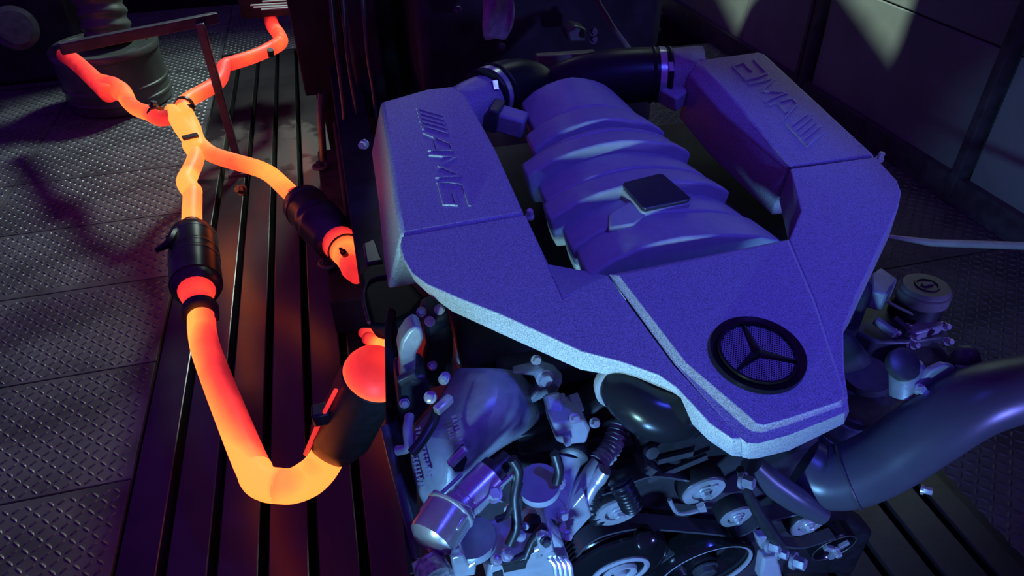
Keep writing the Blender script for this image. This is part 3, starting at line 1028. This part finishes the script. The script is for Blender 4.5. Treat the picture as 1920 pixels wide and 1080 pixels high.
build('harness_sleeve', MB().tube([PY(722, 800, .64), PY(736, 860, .60), PY(752, 920, .56), PY(772, 1000, .50), PY(780, 1050, .47)], .0060, 12, 5), M_HOSE, eng)
build('side_shield', MB().prism([PY(*q) for q in ((720, 618, .78), (738, 620, .78), (745, 800, .66), (778, 985, .53), (784, 1079, .45), (764, 1079, .45), (752, 950, .54), (724, 800, .66))], (.01, .05, 0)), M_BLACK, eng, bevel=.003)
build('harness_pipe', MB().tube([PY(772, 850, .55), PY(790, 828, .56), PY(812, 790, .58), PY(818, 768, .60)], .0065, 12, 4), M_BLACK, eng)
build('plug_lead', MB().tube([PY(745, 845, .57), PY(765, 838, .565), PY(764, 805, .58), PY(768, 780, .60)], .006, 10, 4), M_PLENUM, eng)

# coil pack / vent bottle with pale label by the left edge
vb = build('breather_housing', MB().prism([PY(*q, .66) for q in ((753, 640), (765, 622), (780, 611), (792, 618), (795, 634), (790, 648), (781, 664), (779, 698), (749, 712), (752, 690), (748, 662))], (0, .04, -.01)), M_ALU, eng, bevel=.004)
build('breather_clamp', MB().bar(PY(747, 716, .64), PY(780, 700, .64), .010, .012), M_GREYPL, vb, bevel=.002)
build('dark_harness_box', MB().prism([PY(*q, .72) for q in ((795, 600), (840, 585), (852, 640), (850, 720), (800, 735), (785, 700), (800, 650))], (0, .05, 0)), M_BLACK, eng, bevel=.008)
build('dark_harness_box', MB().prism([PY(*q, .66) for q in ((745, 715), (800, 705), (812, 760), (775, 800), (748, 790))], (0, .05, 0)), M_BLACK, eng, bevel=.006)

# small fittings glinting between the larger castings
rnd = random.Random(11)
glint = [(790, 585, .72, .010), (832, 712, .61, .010), (808, 745, .60, .012), (940, 930, .50, .010), (958, 955, .49, .012), (975, 1005, .47, .010), (948, 1040, .44, .012), (930, 1050, .43, .010), (985, 985, .48, .008)]
for px, py, y_, s_ in [(g_[0], g_[1], g_[2], g_[3]*.6) for g_ in glint]:
    a_ = Vector((rnd.uniform(-.6, .6), -.6, rnd.uniform(.2, .9)))
    m_ = MB().lathe(PY(px, py, y_), a_, [(0, s_*1.1), (s_*.5, s_*1.1), (s_*.55, s_*.7), (s_*1.3, s_*.65), (s_*1.4, s_*.4)], 14)
    build('pipe_fitting', m_, rnd.choice((M_ALU, M_PLENUM, M_SILVER)), eng)
for pts, r_ in (([(930, 975), (950, 965), (965, 940), (975, 905)], .004), ([(960, 860), (972, 885), (965, 930), (968, 985), (955, 1020)], .006), ([(890, 1040), (920, 1052), (960, 1050), (1000, 1030)], .004),
                ([(1040, 850), (1048, 880), (1044, 905)], .006), ([(985, 1045), (1000, 1010), (1022, 985)], .005)):
    build('vacuum_line', MB().tube([PY(a, b, .50-.0004*(b-860)*.6) for a, b in pts], r_, 10, 4), M_BLACK, eng)

# alternator casting at the bottom edge
alt = build('alternator', MB().prism([PY(*q, .455) for q in ((912, 1090), (918, 1058), (985, 1042), (1010, 1028), (1035, 1000), (1056, 1018), (1068, 1050), (1068, 1095))], (0, .06, 0)), M_SILVER, eng, bevel=.004)
for q in (((942, 1062), (990, 1050), (985, 1066), (945, 1074)), ((924, 1076), (942, 1070), (945, 1090), (924, 1090))):
    build('vent_slot', MB().prism([PY(*p, .4535) for p in q], (0, .004, 0)), M_BLACK, alt)
for i in range(4):
    build('cooling_fin', MB().tube([PY(1030+i*9, 1046, .445), PY(1040+i*9, 1058, .44), PY(1044+i*9, 1085, .43)], .0035, 8, 3), M_SILVER, alt)
build('mounting_tab', MB().prism([PY(*q, .45) for q in ((1008, 1012), (1020, 1004), (1034, 1010), (1040, 1036), (1012, 1042))], (0, .01, 0)), M_SILVER, alt, bevel=.002)
build('tab_bolt', MB().hexbolt(PY(1022, 1013, .449), (0, -1, .2), .005, .008), M_STEEL, alt)
build('terminal_block', MB().prism([PY(*q, .43) for q in ((845, 1046), (870, 1040), (880, 1062), (895, 1050), (892, 1080), (852, 1085))], (0, .03, 0)), M_SILVER, eng, bevel=.003)
build('mounting_plate', MB().prism([PY(*q, .50) for q in ((1064, 990), (1062, 965), (1096, 925), (1102, 945), (1110, 968), (1068, 1014))], (0, .012, 0)), M_SILVER, eng, bevel=.002)
for q in ((1056, 975), (1052, 995), (1064, 1012)):
    copyto(bolt0, PY(*q, .485), eng)
# dipstick tube with corrugated top
dt = build('coolant_tube', MB().tube([PY(1122, 868, .535), PY(1108, 884, .53), PY(1075, 930, .515), PY(1040, 985, .49), PY(1005, 1040, .455)], [.011, .010, .008, .007, .007], 16, 4), M_ALU, eng)
path = catmull([PY(1160, 800, .575), PY(1152, 826, .56), PY(1140, 848, .548), PY(1120, 870, .535)], 14)
rr = [.0125+.0022*math.sin(i*2*math.pi/4.6) for i in range(len(path))]
build('corrugated_sleeve', MB().tube(path, rr, 20), M_ALU, dt, angle=80)
build('water_pipe', MB().tube([PY(1134, 880, .52), PY(1122, 896, .52), PY(1110, 915, .515), PY(1098, 945, .51)], [.009, .011, .008, .006], 14, 4), M_SILVER, eng)

# black hose elbow under the front panel
he = build('hose_elbow', MB().tube([PY(1155, 712, .56), PY(1180, 742, .53), PY(1215, 768, .51), PY(1262, 778, .50), PY(1300, 768, .51)], [.026, .030, .033, .033, .030], 28, 6), M_ELBOW, eng)
build('elbow_cuff', MB().lathe(PY(1150, 712, .565), PY(1170, 733, .54)-PY(1150, 712, .565), [(0, .027), (.012, .031), (.016, .030)], 28), M_PLENUM, he)
# dark housing with angled ribs behind the belt
hs = build('pump_housing', MB().prism([PY(*q, .54) for q in ((1190, 810), (1200, 858), (1235, 870), (1400, 850), (1380, 790), (1250, 775))], (0, .05, 0)), M_BLACK, eng, bevel=.004)
build('housing_rib', MB().bar(PY(1232, 864, .535), PY(1298, 848, .535), .006, .010), M_GREYPL, hs)
build('housing_rib', MB().bar(PY(1200, 862, .535), PY(1218, 872, .535), .030, .012), M_GREYPL, hs)
build('housing_rib', MB().bar(PY(1215, 900, .53), PY(1325, 855, .53), .005, .010), M_GREYPL, hs)
build('housing_boss', MB().lathe(PY(1219, 844, .535), (0, -1, .3), [(0, .010), (.008, .009), (.009, .005)], 14), M_GREYPL, hs)

# pulleys: discs facing forward
PA = (0, -.992, -.125)


def pulley(px, py, y, r_out, prof, m, name='pulley', hub=None, label=None):
    c = PY(px, py, y)
    o = build(name, MB().lathe(c, PA, prof, 48), m, eng, angle=30)
    if label:
        o['label'] = label
    if hub:
        hb = MB()
        hb.lathe(c, PA, hub[0], 32)
        build('pulley_hub', hb, hub[1], o, angle=30)
    return o, c


YF = .52
# left large grooved pulley
pv = [(-.050, .07), (-.046, .078)]
for i in range(6):
    pv += [(-.044+i*.0065, .080), (-.041+i*.0065, .0765)]
pv += [(-.004, .080), (.0, .079), (.006, .070), (.010, .055), (.010, .044)]
o1, c1_ = pulley(1158, 1062, YF, .08, pv, M_GLOSS, label='large black grooved pulley at the left')
build('pulley_face', MB().lathe(c1_+Vector((0, -.006, 0)), PA, [(0, .046), (.006, .045), (.008, .040), (.004, .037), (.003, .027), (.009, .024), (.009, .020), (.004, .016), (.004, .010), (.010, .008), (.011, .0)], 48), M_PLENUM, o1, angle=30)
bb = MB()
for k_ in range(6):
    a = k_*math.pi/3+.3
    bb.lathe(c1_+Vector((.022*math.cos(a), -.014, .022*math.sin(a))), PA, [(0, .0025), (.003, .002)], 8)
build('face_rivets', bb, M_SILVER, o1)
build('gloss_button', MB().lathe(PY(1212, 1016, .505), (0, -.8, .6), [(-.02, .020), (.0, .018), (.004, .012), (.005, 0)], 24), M_GLOSS, o1, angle=60)


def ringed(px, py, y, R, m_outer, m_ring, label=None):
    o, c = pulley(px, py, y, R, [(-.022, R*1.12), (-.018, R*1.16), (-.003, R*1.16), (.0, R*1.12), (.0, R*1.0)], m_outer, label=label)
    build('pulley_face', MB().lathe(c, PA, [(.0, R*1.04), (.003, R*1.02), (.003, R*.62), (-.003, R*.58), (-.003, R*.50), (.003, R*.46), (.004, R*.30), (.001, R*.26), (.001, 0)], 40), m_ring, o, angle=30)
    build('hub_bolt', MB().hexbolt(c+Vector((0, -.004, 0)), PA, R*.24, .008), m_ring, o)
    return o, c


ringed(1158, 958, YF, .031, M_BLACK, M_SILVER, 'idler pulley partly behind the ribbed hose')
o3, c3_ = ringed(1319, 920, YF, .030, M_BLACK, M_SILVER, 'bright-faced tensioner pulley')
build('hub_hole', MB().lathe(PY(1338, 911, YF-.004), PA, [(0, .006), (.003, .006)], 14), M_PLENUM, o3)
build('tensioner_arm', MB().tube([PY(1255, 936, .51), PY(1266, 958, .51), PY(1280, 963, .51), PY(1308, 958, .51)], .003, 8, 2), M_ALU, o3)
build('arm_tab', MB().prism([PY(*q, .505) for q in ((1308, 953), (1322, 947), (1326, 960), (1312, 961))], (0, .006, 0)), M_SILVER, o3)
ringed(1380, 968, YF-.005, .0235, M_BLACK, M_SILVER, 'small idler pulley under the cover tip')
ringed(1514, 983, YF, .0285, M_BLACK, M_SILVER, 'ringed pulley below the large hose')
# dark pulley with spoked hub at right
o6, c6_ = pulley(1564, 1028, YF+.01, .05, [(-.03, .038), (-.028, .041), (-.004, .041), (0, .038), (-.002, .036), (-.008, .033), (-.010, .0)], M_GLOSS, label='dark spoked pulley at the right end of the belt')
build('rim_edge', MB().ring(c6_, PA, .0395, .0012, 48, 6), M_GREYPL, o6)
tb = MB()
for a in (.5, .5+2.1, .5+4.2):
    d = Vector((math.cos(a), 0, math.sin(a)))
    tb.bar(c6_+Vector((0, -.002, 0)), c6_+Vector((0, -.002, 0))+d*.026, .010, .007, PA)
build('spoke', tb, M_ALU, o6, bevel=.001)
build('hub_nut', MB().hexbolt(c6_+Vector((0, -.002, 0)), PA, .007, .014), M_SILVER, o6)
# crank damper ring
o7, c7_ = pulley(1322, 1072, YF+.0, .085, [(-.04, .080), (-.036, .086), (-.004, .086), (0, .084), (.001, .079), (-.006, .076), (-.010, .060), (-.022, .056), (-.022, .030), (-.010, .026), (-.008, .0)], M_GLOSS, name='crank_pulley', label='large dark crankshaft pulley')
build('damper_ring', MB().ring(c7_+Vector((0, .002, 0)), PA, .078, .0035, 56, 8), M_PLENUM, o7)
build('crank_bolt', MB().hexbolt(c7_+Vector((.004, .008, -.004)), PA, .016, .012), M_GREYPL, o7)


# ribbed belt as a flat band
def belt(pts, w, name='drive_belt', th=.0035):
    P = catmull(pts, 5)
    m_ = MB()
    rings = []
    for i, p in enumerate(P):
        d = (P[min(i+1, len(P)-1)]-P[max(i-1, 0)]).normalized()
        n_ = d.cross(Vector((0, 1, 0))).normalized()
        yy = Vector((0, w/2, 0))
        rings.append([p-yy-n_*th/2, p-yy+n_*th/2, p+yy+n_*th/2, p+yy-n_*th/2])
    m_.loft(rings)
    return build(name, m_, M_HOSE, eng, angle=60)


yb = .535
belt([PY(1068, 1079, yb), PY(1078, 1030, yb), PY(1110, 998, yb), PY(1160, 982, yb), PY(1205, 978, yb), PY(1270, 983, yb), PY(1342, 990, yb), PY(1362, 995, yb), PY(1392, 988, yb), PY(1430, 966, yb), PY(1490, 952, yb)], .026)
belt([PY(1215, 1060, yb), PY(1250, 1035, yb), PY(1300, 1010, yb), PY(1345, 1000, yb), PY(1400, 1004, yb), PY(1450, 1012, yb), PY(1500, 1018, yb), PY(1560, 1000, yb)], .020)
belt([PY(1100, 950, yb), PY(1112, 920, yb), PY(1150, 905, yb), PY(1215, 880, yb), PY(1300, 890, yb), PY(1350, 885, yb)], .026)
# black convoluted hose at the idler
path = catmull([PY(1124, 900, .53), PY(1112, 925, .53), PY(1110, 950, .53), PY(1122, 972, .53)], 10)
build('convoluted_hose', MB().tube(path, [.0115+.0018*math.sin(i*2*math.pi/4) for i in range(len(path))], 20), M_RUBBER, eng, angle=80)
path = catmull([PY(1160, 898, .50), PY(1172, 922, .49), PY(1186, 950, .485)], 14)
build('convoluted_hose', MB().tube(path, [.0135+.0018*math.sin(i*2*math.pi/5) for i in range(len(path))], 20), M_RUBBER, eng, angle=80)
# sensor rod in front of the belt
rod = build('sensor_lead', MB().tube([PY(1388, 880, .47), PY(1400, 920, .47), PY(1430, 975, .46), PY(1462, 1020, .45)], [.005, .006, .009, .009], 12, 4), M_BLACK, eng)
for q, s_ in (((1390, 900), .010), ((1440, 1020), .011), ((1458, 1035), .009), ((1485, 1050), .012)):
    build('lead_connector', MB().hexbolt(PY(*q, .455), (.5, -.7, .3), s_*.8, s_*1.6), M_ALU, rod)
build('front_bracket', MB().prism([PY(*q, .47) for q in ((1420, 1010), (1450, 1005), (1456, 1036), (1426, 1030))], (0, .015, 0)), M_ALU, eng, bevel=.003)
build('front_bracket', MB().prism([PY(*q, .46) for q in ((1432, 1050), (1460, 1044), (1470, 1090), (1425, 1090))], (0, .02, 0)), M_PLENUM, eng, bevel=.004)

# ---------------------------------------------------------------- large coolant hose running off to the right
hz = lambda px, py, y: PY(px, py, y)
big = empty('coolant_hose', PY(1560, 900, .45), 'large satin coolant hose sweeping from the engine front to the right', 'hose')
build('hose_body', MB().tube([hz(1505, 872, .52), hz(1540, 893, .50), hz(1590, 892, .485), hz(1660, 862, .475), hz(1740, 808, .47), hz(1820, 758, .47), hz(1900, 732, .47), hz(2010, 715, .47)],
                             [.040, .044, .045, .045, .045, .045, .044, .044], 40, 6), M_HOSE, big, angle=60)
build('hose_stub', MB().tube([hz(1408, 870, .50), hz(1440, 900, .49), hz(1490, 935, .475), hz(1540, 965, .465)], [.016, .018, .018, .014], 20, 4), M_HOSE, big)
build('hose_clamp', MB().ring(hz(1590, 892, .485), hz(1660, 862, .475)-hz(1540, 893, .50), .0458, .0016, 40, 6), M_GREYPL, big)
build('clamp_screw', MB().hexbolt(hz(1726, 917, .50), (.6, -.6, .2), .006, .016), M_SILVER, big)

# ================================================================ RIGHT-HAND SIDE OF THE ENGINE
fc = PZ(1738, 535, .66)
cap = build('filler_cap', MB().lathe(fc-Vector((0, 0, .03)), (0, .05, 1), [(0, .036), (.004, .040), (.020, .040), (.022, .037), (.026, .037), (.030, .034)], 40), M_CAP, eng, angle=30)
build('cap_symbol', MB().ring(fc+Vector((0, 0, .0005)), (0, .05, 1), .017, .0022, 32, 6), M_BLACK, cap)
build('cap_grip', MB().box(fc+Vector((0, 0, .001)), (.020, .007, .006)), M_CAP, cap, bevel=.001)
build('filler_neck', MB().lathe(fc-Vector((.004, 0, .10)), (.04, 0, 1), [(0, .045), (.04, .040), (.072, .036)], 32), M_BLACK, eng)
build('coil_connector', MB().prism([PZ(*q, .67) for q in ((1634, 512), (1652, 500), (1684, 522), (1672, 540), (1664, 552), (1634, 545))], (0, 0, -.035)), M_ALU, eng, bevel=.004)
build('head_casting', MB().prism([PZ(*q, .60) for q in ((1625, 560), (1660, 552), (1720, 590), (1785, 602), (1770, 630), (1700, 640), (1640, 640), (1600, 620))], (0, 0, -.06)), M_GREYPL, eng, bevel=.005)
build('head_ridge', MB().tube([PZ(1650, 550, .64), PZ(1668, 568, .635), PZ(1725, 595, .62)], .0025, 8, 3), M_CAP, eng)
build('head_ridge', MB().bar(PZ(1640, 600, .63), PZ(1680, 628, .62), .012, .012), M_ALU, eng, bevel=.003)
build('head_ridge', MB().bar(PZ(1676, 596, .63), PZ(1705, 622, .62), .010, .010), M_GREYPL, eng, bevel=.003)
build('head_plate', MB().prism([PZ(*q, .615) for q in ((1700, 615), (1725, 596), (1775, 603), (1765, 612), (1712, 626))], (0, 0, -.02)), M_ALU, eng, bevel=.003)
# thermostat cluster
th_ = build('thermostat_housing', MB().lathe(PZ(1735, 672, .58), (.1, -.2, 1), [(-.05, .046), (0, .046), (.006, .042), (.008, .034), (.0, .030), (.0, 0)], 36), M_GREYPL, eng, angle=30)
build('housing_port', MB().lathe(PY(1700, 680, .54), (0, -.45, -.9), [(0, .019), (.006, .022), (.045, .022), (.047, .018)], 28), M_ALU, th_)
build('port_cap', MB().lathe(PY(1697, 682, .53), (0, -.5, .8), [(-.01, .022), (0, .022), (.002, .019)], 28), M_GREYPL, th_)
build('oval_flange', MB().prism([PY(*q, .51) for q in ((1715, 732), (1728, 715), (1750, 694), (1775, 683), (1792, 686), (1792, 698), (1775, 715), (1750, 727), (1728, 733))], (0, .012, -.004)), M_ALU, th_, bevel=.003)
build('flange_bolt', MB().hexbolt(PY(1722, 730, .505), (0, -.7, .5), .006, .010), M_SILVER, th_)
tp = [(0, .016)]
for i in range(4):
    tp += [(.003+i*.006, .0165), (.006+i*.006, .0145)]
build('threaded_fitting', MB().lathe(PY(1818, 682, .52), (0.05, -.45, -.9), tp, 24), M_ALU, th_, angle=60)
build('fitting_cap', MB().lathe(PY(1814, 668, .53), (0, -.3, 1), [(-.02, .017), (0, .018), (.006, .014), (.012, .009), (.014, .004)], 20), M_GREYPL, th_)
for q in ((1757, 615), (1770, 620), (1700, 621), (1775, 648), (1712, 655), (1677, 632), (1713, 640)):
    copyto(bolt0, PZ(*q, .60), eng)
build('coil_boot', MB().prism([PZ(*q, .60) for q in ((1660, 675), (1676, 668), (1674, 692), (1666, 696))], (0, 0, -.03)), M_ALU, eng, bevel=.002)
cap_disc(PZ(1627, 700, .60), (-.1, -.15, 1), .036, .03, M_GREYPL, eng)
oc = build('oil_cooler', MB().lathe(PZ(1608, 772, .56), (-.05, -.05, -1), [(-.01, .040), (0, .046), (.028, .046), (.029, .042), (.038, .042), (.039, .047), (.07, .046)], 40), M_ALU, eng, angle=30)
build('cooler_top', MB().lathe(PZ(1615, 762, .575), (-.05, -.05, 1), [(-.004, .043), (.004, .040), (.006, .03)], 36), M_GREYPL, oc)
build('cooler_bolt', MB().hexbolt(PZ(1648, 822, .52), (0, -.5, .8), .008, .012), M_ALU, oc)
build('side_bracket', MB().prism([PZ(*q, .54) for q in ((1665, 785), (1690, 770), (1712, 788), (1700, 805), (1672, 805))], (0, 0, -.03)), M_GREYPL, eng, bevel=.003)
copyto(bolt0, PZ(1694, 786, .545), eng)
copyto(bolt0, PZ(1704, 768, .545), eng)

# ================================================================ BLACK HOUSING AT THE LEFT OF THE COVER
bh = empty('airbox_snorkel', PZ(720, 560, .5), 'black rounded plastic scoop tucked beside the left of the cover', 'plastic scoop')
sc = [(668, 512), (690, 494), (740, 490), (756, 512), (800, 560), (775, 590), (725, 615), (690, 612), (680, 570)]
build('scoop_body', MB().prism([PZ(*q, .62) for q in sc], (0.01, .02, -.05)), M_MATT, bh, bevel=.012, bseg=4)
build('scoop_rim', MB().tube([PZ(*q, .622) for q in ((752, 514), (706, 520), (688, 532), (682, 560), (692, 605))], .003, 8, 4), M_HOSE, bh)
build('scoop_clip', MB().prism([PZ(*q, .62) for q in ((680, 456), (702, 446), (718, 488), (686, 494))], (0, 0, -.03)), M_HOSE, bh, bevel=.004)

# ================================================================ BACKGROUND
# engine stand column behind the left of the cover
stand = empty('engine_stand', (-.02, 2.4, 0), 'dark red steel engine stand column left of the engine cover', 'stand')
PLh = lambda px, py, y: PY(px, py, y)


def slab(px0, py0, px1, py1, y, depth, ztop=None):
    """upright block whose front face covers the given rectangle at distance y"""
    A, B = PY(px0, py1, y), PY(px1, py0, y)
    zt = ztop if ztop is not None else B.z
    return MB().box(((A.x+B.x)/2, y+depth/2, (A.z+zt)/2), (B.x-A.x, depth, zt-A.z))


col_a = PZ(590, 200, .30)
build('stand_column', MB().box((-.045, 2.71, .80), (.17, .22, .88)), M_MACHINE, stand, bevel=.006)
build('stand_column', MB().box((-.03, 2.72, .19), (.10, .14, .36)), M_MACHINE, stand, bevel=.006)
build('stand_cabinet', MB().box((.135, 2.78, .60), (.18, .36, 1.2)), M_DARK, stand, bevel=.01)
build('stand_cabinet', MB().box((.10, 2.45, .46), (.10, .26, .92)), M_DARK, stand, bevel=.01)
build('stand_foot', MB().box((.02, 2.15, .06), (.30, 1.0, .12)), M_DARK, stand, bevel=.006)
build('stand_gusset', MB().box((.02, 2.15, .20), (.14, .7, .20)), M_DARK, stand, bevel=.01)
build('stand_rail', MB().bar((.02, 2.58, .42), (.02, 1.25, .40), .10, .10), M_DARK, stand, bevel=.005)
for (px, py, z) in ((600, 312, .13), (614, 494, .13)):
    fb_ = build('foot_washer', MB().ring(PZ(px, py, z), (0, 0, 1), .024, .006, 24, 8), M_CAP, stand)
    build('foot_nut', MB().hexbolt(PZ(px, py, z), (0, 0, 1), .014, .02), M_STEEL, fb_)
for pts, r_ in (([(618, -60), (624, 30), (634, 110), (644, 190), (652, 300)], .008), ([(640, -60), (648, 60), (656, 130), (668, 200), (682, 262)], .007), ([(676, -60), (690, 100), (700, 165), (708, 235)], .007), ([(604, 175), (602, 215), (606, 300)], .012)):
    build('stand_pipe', MB().tube([PY(a, b, 2.1) for a, b in pts], r_, 10, 4), M_STEEL, stand)
build('stud_bolt', MB().hexbolt(PY(684, 270, 1.25), (-.5, -.8, .2), .007, .016), M_SILVER, stand)

# dynamometer behind the engine
dyn = empty('dynamometer', (.62, 2.2, 0), 'dark dynamometer machine behind the engine', 'machine')
build('machine_body', MB().box((.62, 2.5, .42), (.76, .9, .84)), M_DARK, dyn, bevel=.03)
build('machine_top', MB().box((.56, 2.45, .87), (.55, .5, .06)), M_MACHINE, dyn, bevel=.01)
build('machine_bracket', MB().prism([PY(*q, 1.75) for q in ((1008, 106), (1120, 98), (1088, 130), (1050, 165), (1012, 150))], (0, .03, 0)), M_CAP, dyn, bevel=.004)
build('junction_box', MB().prism([PY(*q, 1.9) for q in ((1063, 60), (1080, 48), (1100, 54), (1098, 78), (1068, 80))], (0, .06, 0)), M_DRUM, dyn, bevel=.006)
build('shaft_guard', MB().lathe((.42, 1.42, .50), (0, 1, 0), [(0, .10), (.02, .14), (.5, .14), (.52, .10)], 32), M_DARK, dyn)
build('machine_edge', MB().bar(PY(1095, 118, 1.7), PY(1160, 95, 1.7), .012, .012), M_DRUM, dyn)
for q in ((858, 18), (1112, 60), (1112, 74), (940, 88)):
    build('machine_bolt', MB().hexbolt(PY(*q, 1.85), (0, -1, .3), .009, .015), M_STEEL, dyn)
cable = tag(build('bright_cable', MB().tube([PY(a, b, 1.6) for a, b in ((1108, -30), (1122, 5), (1136, 28), (1150, 52), (1180, 92))], .006, 10, 5), M_CAP), 'thin pale cable running down behind the cover', 'cable')
# rag
rp = [[PY(903+(i*15)+(-6 if j == 0 else 0)+3*math.sin(i*2+j), -30+j*26+4*math.sin(i*3), 1.80+.02*math.sin(i*1.9+j)) for i in range(5)] for j in range(5)]
for i in range(5):
    rp[4][i] = PY(906+i*11, 74+5*math.sin(i*2.1), 1.80+.01*math.sin(i*2))
rag = sheet('cleaning_rag', rp, M_RAG, None, .006)
tag(rag, 'pale blue-grey rag hanging on the machine behind the cover', 'rag')

# upright cylinder and box beside the wall
pc = PZ(1205, 58, 0)
post = empty('steel_drum', pc, 'grey-green upright cylinder standing behind the engine cover', 'drum')
build('drum_body', MB().lathe(pc, (0, 0, 1), [(0, .085), (.01, .10), (.5, .10), (.52, .09), (1.2, .09)], 36), M_DRUM, post)
build('drum_foot', MB().ring(pc+Vector((0, 0, .01)), (0, 0, 1), .102, .008, 36, 8), M_STEEL, post)

# large drum, duct and dark machine at the upper left
dc = PZ(232, 188, 0)
drum = empty('extraction_drum', dc, 'large dark ribbed drum standing on the checker plates behind the hot pipes', 'drum')
build('drum_body', MB().lathe(dc, (0, 0, 1), [(0, .225), (.01, .235), (.045, .235), (.05, .240), (.06, .240), (.065, .235), (.10, .235), (.105, .240), (.115, .240), (.12, .235), (.25, .235), (.255, .243), (.275, .243), (.285, .235), (.286, .20), (.27, .19)], 56), M_DRUM, drum, angle=40)
dp = catmull([dc+Vector((.03, .02, .29)), dc+Vector((.03, .05, .42)), dc+Vector((.02, .10, .56)), dc+Vector((.0, .2, .75))], 12)
duct = tag(build('flexible_duct', MB().tube(dp, [.105+.007*math.sin(i*2*math.pi/5) for i in range(len(dp))], 32), M_DRUM, angle=80), 'grey ribbed flexible duct rising from the dark drum', 'duct')
mach = empty('dark_machine', (-1.75, 4.2, 0), 'black machine in the shadows at the upper left', 'machine')
build('machine_body', MB().box((-1.80, 4.50, .45), (1.05, .70, .9)), M_DARK, mach, bevel=.03)
build('machine_head', MB().box((-1.35, 4.55, .75), (.9, .5, .5)), M_DARK, mach, bevel=.03)
build('machine_flange', MB().lathe(PY(28, 52, 3.9), (.4, -.8, .3), [(-.1, .10), (0, .10), (.006, .075), (.012, .075), (.014, 0)], 28), M_STEEL, mach)
build('machine_foot', MB().lathe(PZ(-8, 150, 0), (0, 0, 1), [(0, .10), (.1, .10), (.14, .07), (.3, .07)], 20), M_DRUM, mach)
# frame bar and post
fr = empty('pipe_frame', PZ(452, 322, 0), 'dark square-bar frame with one post standing over the hot pipes', 'frame')
postx = PZ(452, 322, 0)
ptop = Vector((postx.x, postx.y, 0))
zt = .62
for _ in range(1):
    pass
# height at which the post reaches pixel row 40
zt = PY(390, 42, postx.y).z
build('frame_post', MB().box((postx.x, postx.y, zt/2), (.030, .030, zt)), M_FRAME, fr, bevel=.003)
A, B = PZ(112, 92, zt), PZ(392, 34, zt)
build('frame_bar', MB().bar(A, Vector((B.x+.03, B.y, zt)), .030, .036), M_FRAME, fr, bevel=.003)
build('frame_foot', MB().box((postx.x, postx.y, .006), (.09, .09, .012)), M_FRAME, fr, bevel=.002)
# slatted lit vent at the top
vent = empty('vent_grille', PZ(515, 10, .45), 'pale slatted vent over the far end of the hot pipe', 'vent')
for i, (a, b) in enumerate((((470, 10), (555, 5)), ((476, 14), (555, 10)), ((490, 18), (545, 14)), ((492, 3), (540, 0)), ((505, -3), (550, -5)))):
    build('vent_slat', MB().bar(PZ(*a, .47), PZ(*b, .47), .018, .004), M_WHITE, vent)
build('vent_housing', MB().box(PZ(512, 26, .40)+Vector((0, .12, .02)), (.30, .12, .10)), M_DARK, vent, bevel=.01)
# slim rod on the right
ra, rb = PZ(1660, 442, .30), PZ(1925, 467, .30)
tag(build('steel_rod', MB().tube([ra, PZ(1745, 455, .30), rb+Vector((.1, -.02, 0))], [.004, .010, .011], 12), M_WHITE), 'slim pale steel rod lying across at the right of the engine', 'rod')

# added out-of-view lamp body; its notched blocker shapes two light wedges on the wall
lp = Vector((0.70, 2.75, 2.70))
wl = empty('added_lamp_mask', lp, 'unseen black lamp body with an added notched light blocker above the machine', 'lamp')
build('added_lamp_housing', MB().lathe(lp+Vector((-.10, 0, .04)), (-1, 0, .4), [(0, .09), (.12, .09), (.18, .05)], 24), M_BLACK, wl)
build('added_lamp_arm', MB().bar(lp+Vector((-.2, 0, .06)), lp+Vector((-.2, 0, .7)), .03, .03, (1, 0, 0)), M_BLACK, wl)


def shade_pt(px, py, xs=1.05):
    w = WP(px, py)
    return lp+(w-lp)*((xs-lp.x)/(w.x-lp.x))


zig = [(1230, -30), (1318, -60), (1382, 62), (1402, 18), (1412, 0), (1470, -60), (1548, -52), (1669, 112), (1699, 56), (1712, 0), (1735, -60), (1990, -60), (2300, -60)]
m_ = MB()
for a, b in zip(zig, zig[1:]):
    A, B = shade_pt(*a), shade_pt(*b)
    lo = min(shade_pt(1785, 369).z, A.z)-.9
    m_.loft([[A, B, Vector((B.x, B.y, lo)), Vector((A.x, A.y, lo))], [p+Vector((.003, 0, 0)) for p in (A, B, Vector((B.x, B.y, lo)), Vector((A.x, A.y, lo)))]])
A, B = shade_pt(2300, -60), shade_pt(2300, -60)+Vector((0, -1.2, 0))
lo = A.z-1.1
m_.loft([[A, B, Vector((B.x, B.y, lo)), Vector((A.x, A.y, lo))], [p+Vector((.003, 0, 0)) for p in (A, B, Vector((B.x, B.y, lo)), Vector((A.x, A.y, lo)))]])
build('light_blocker', m_, M_BLACK, wl, smooth=False)
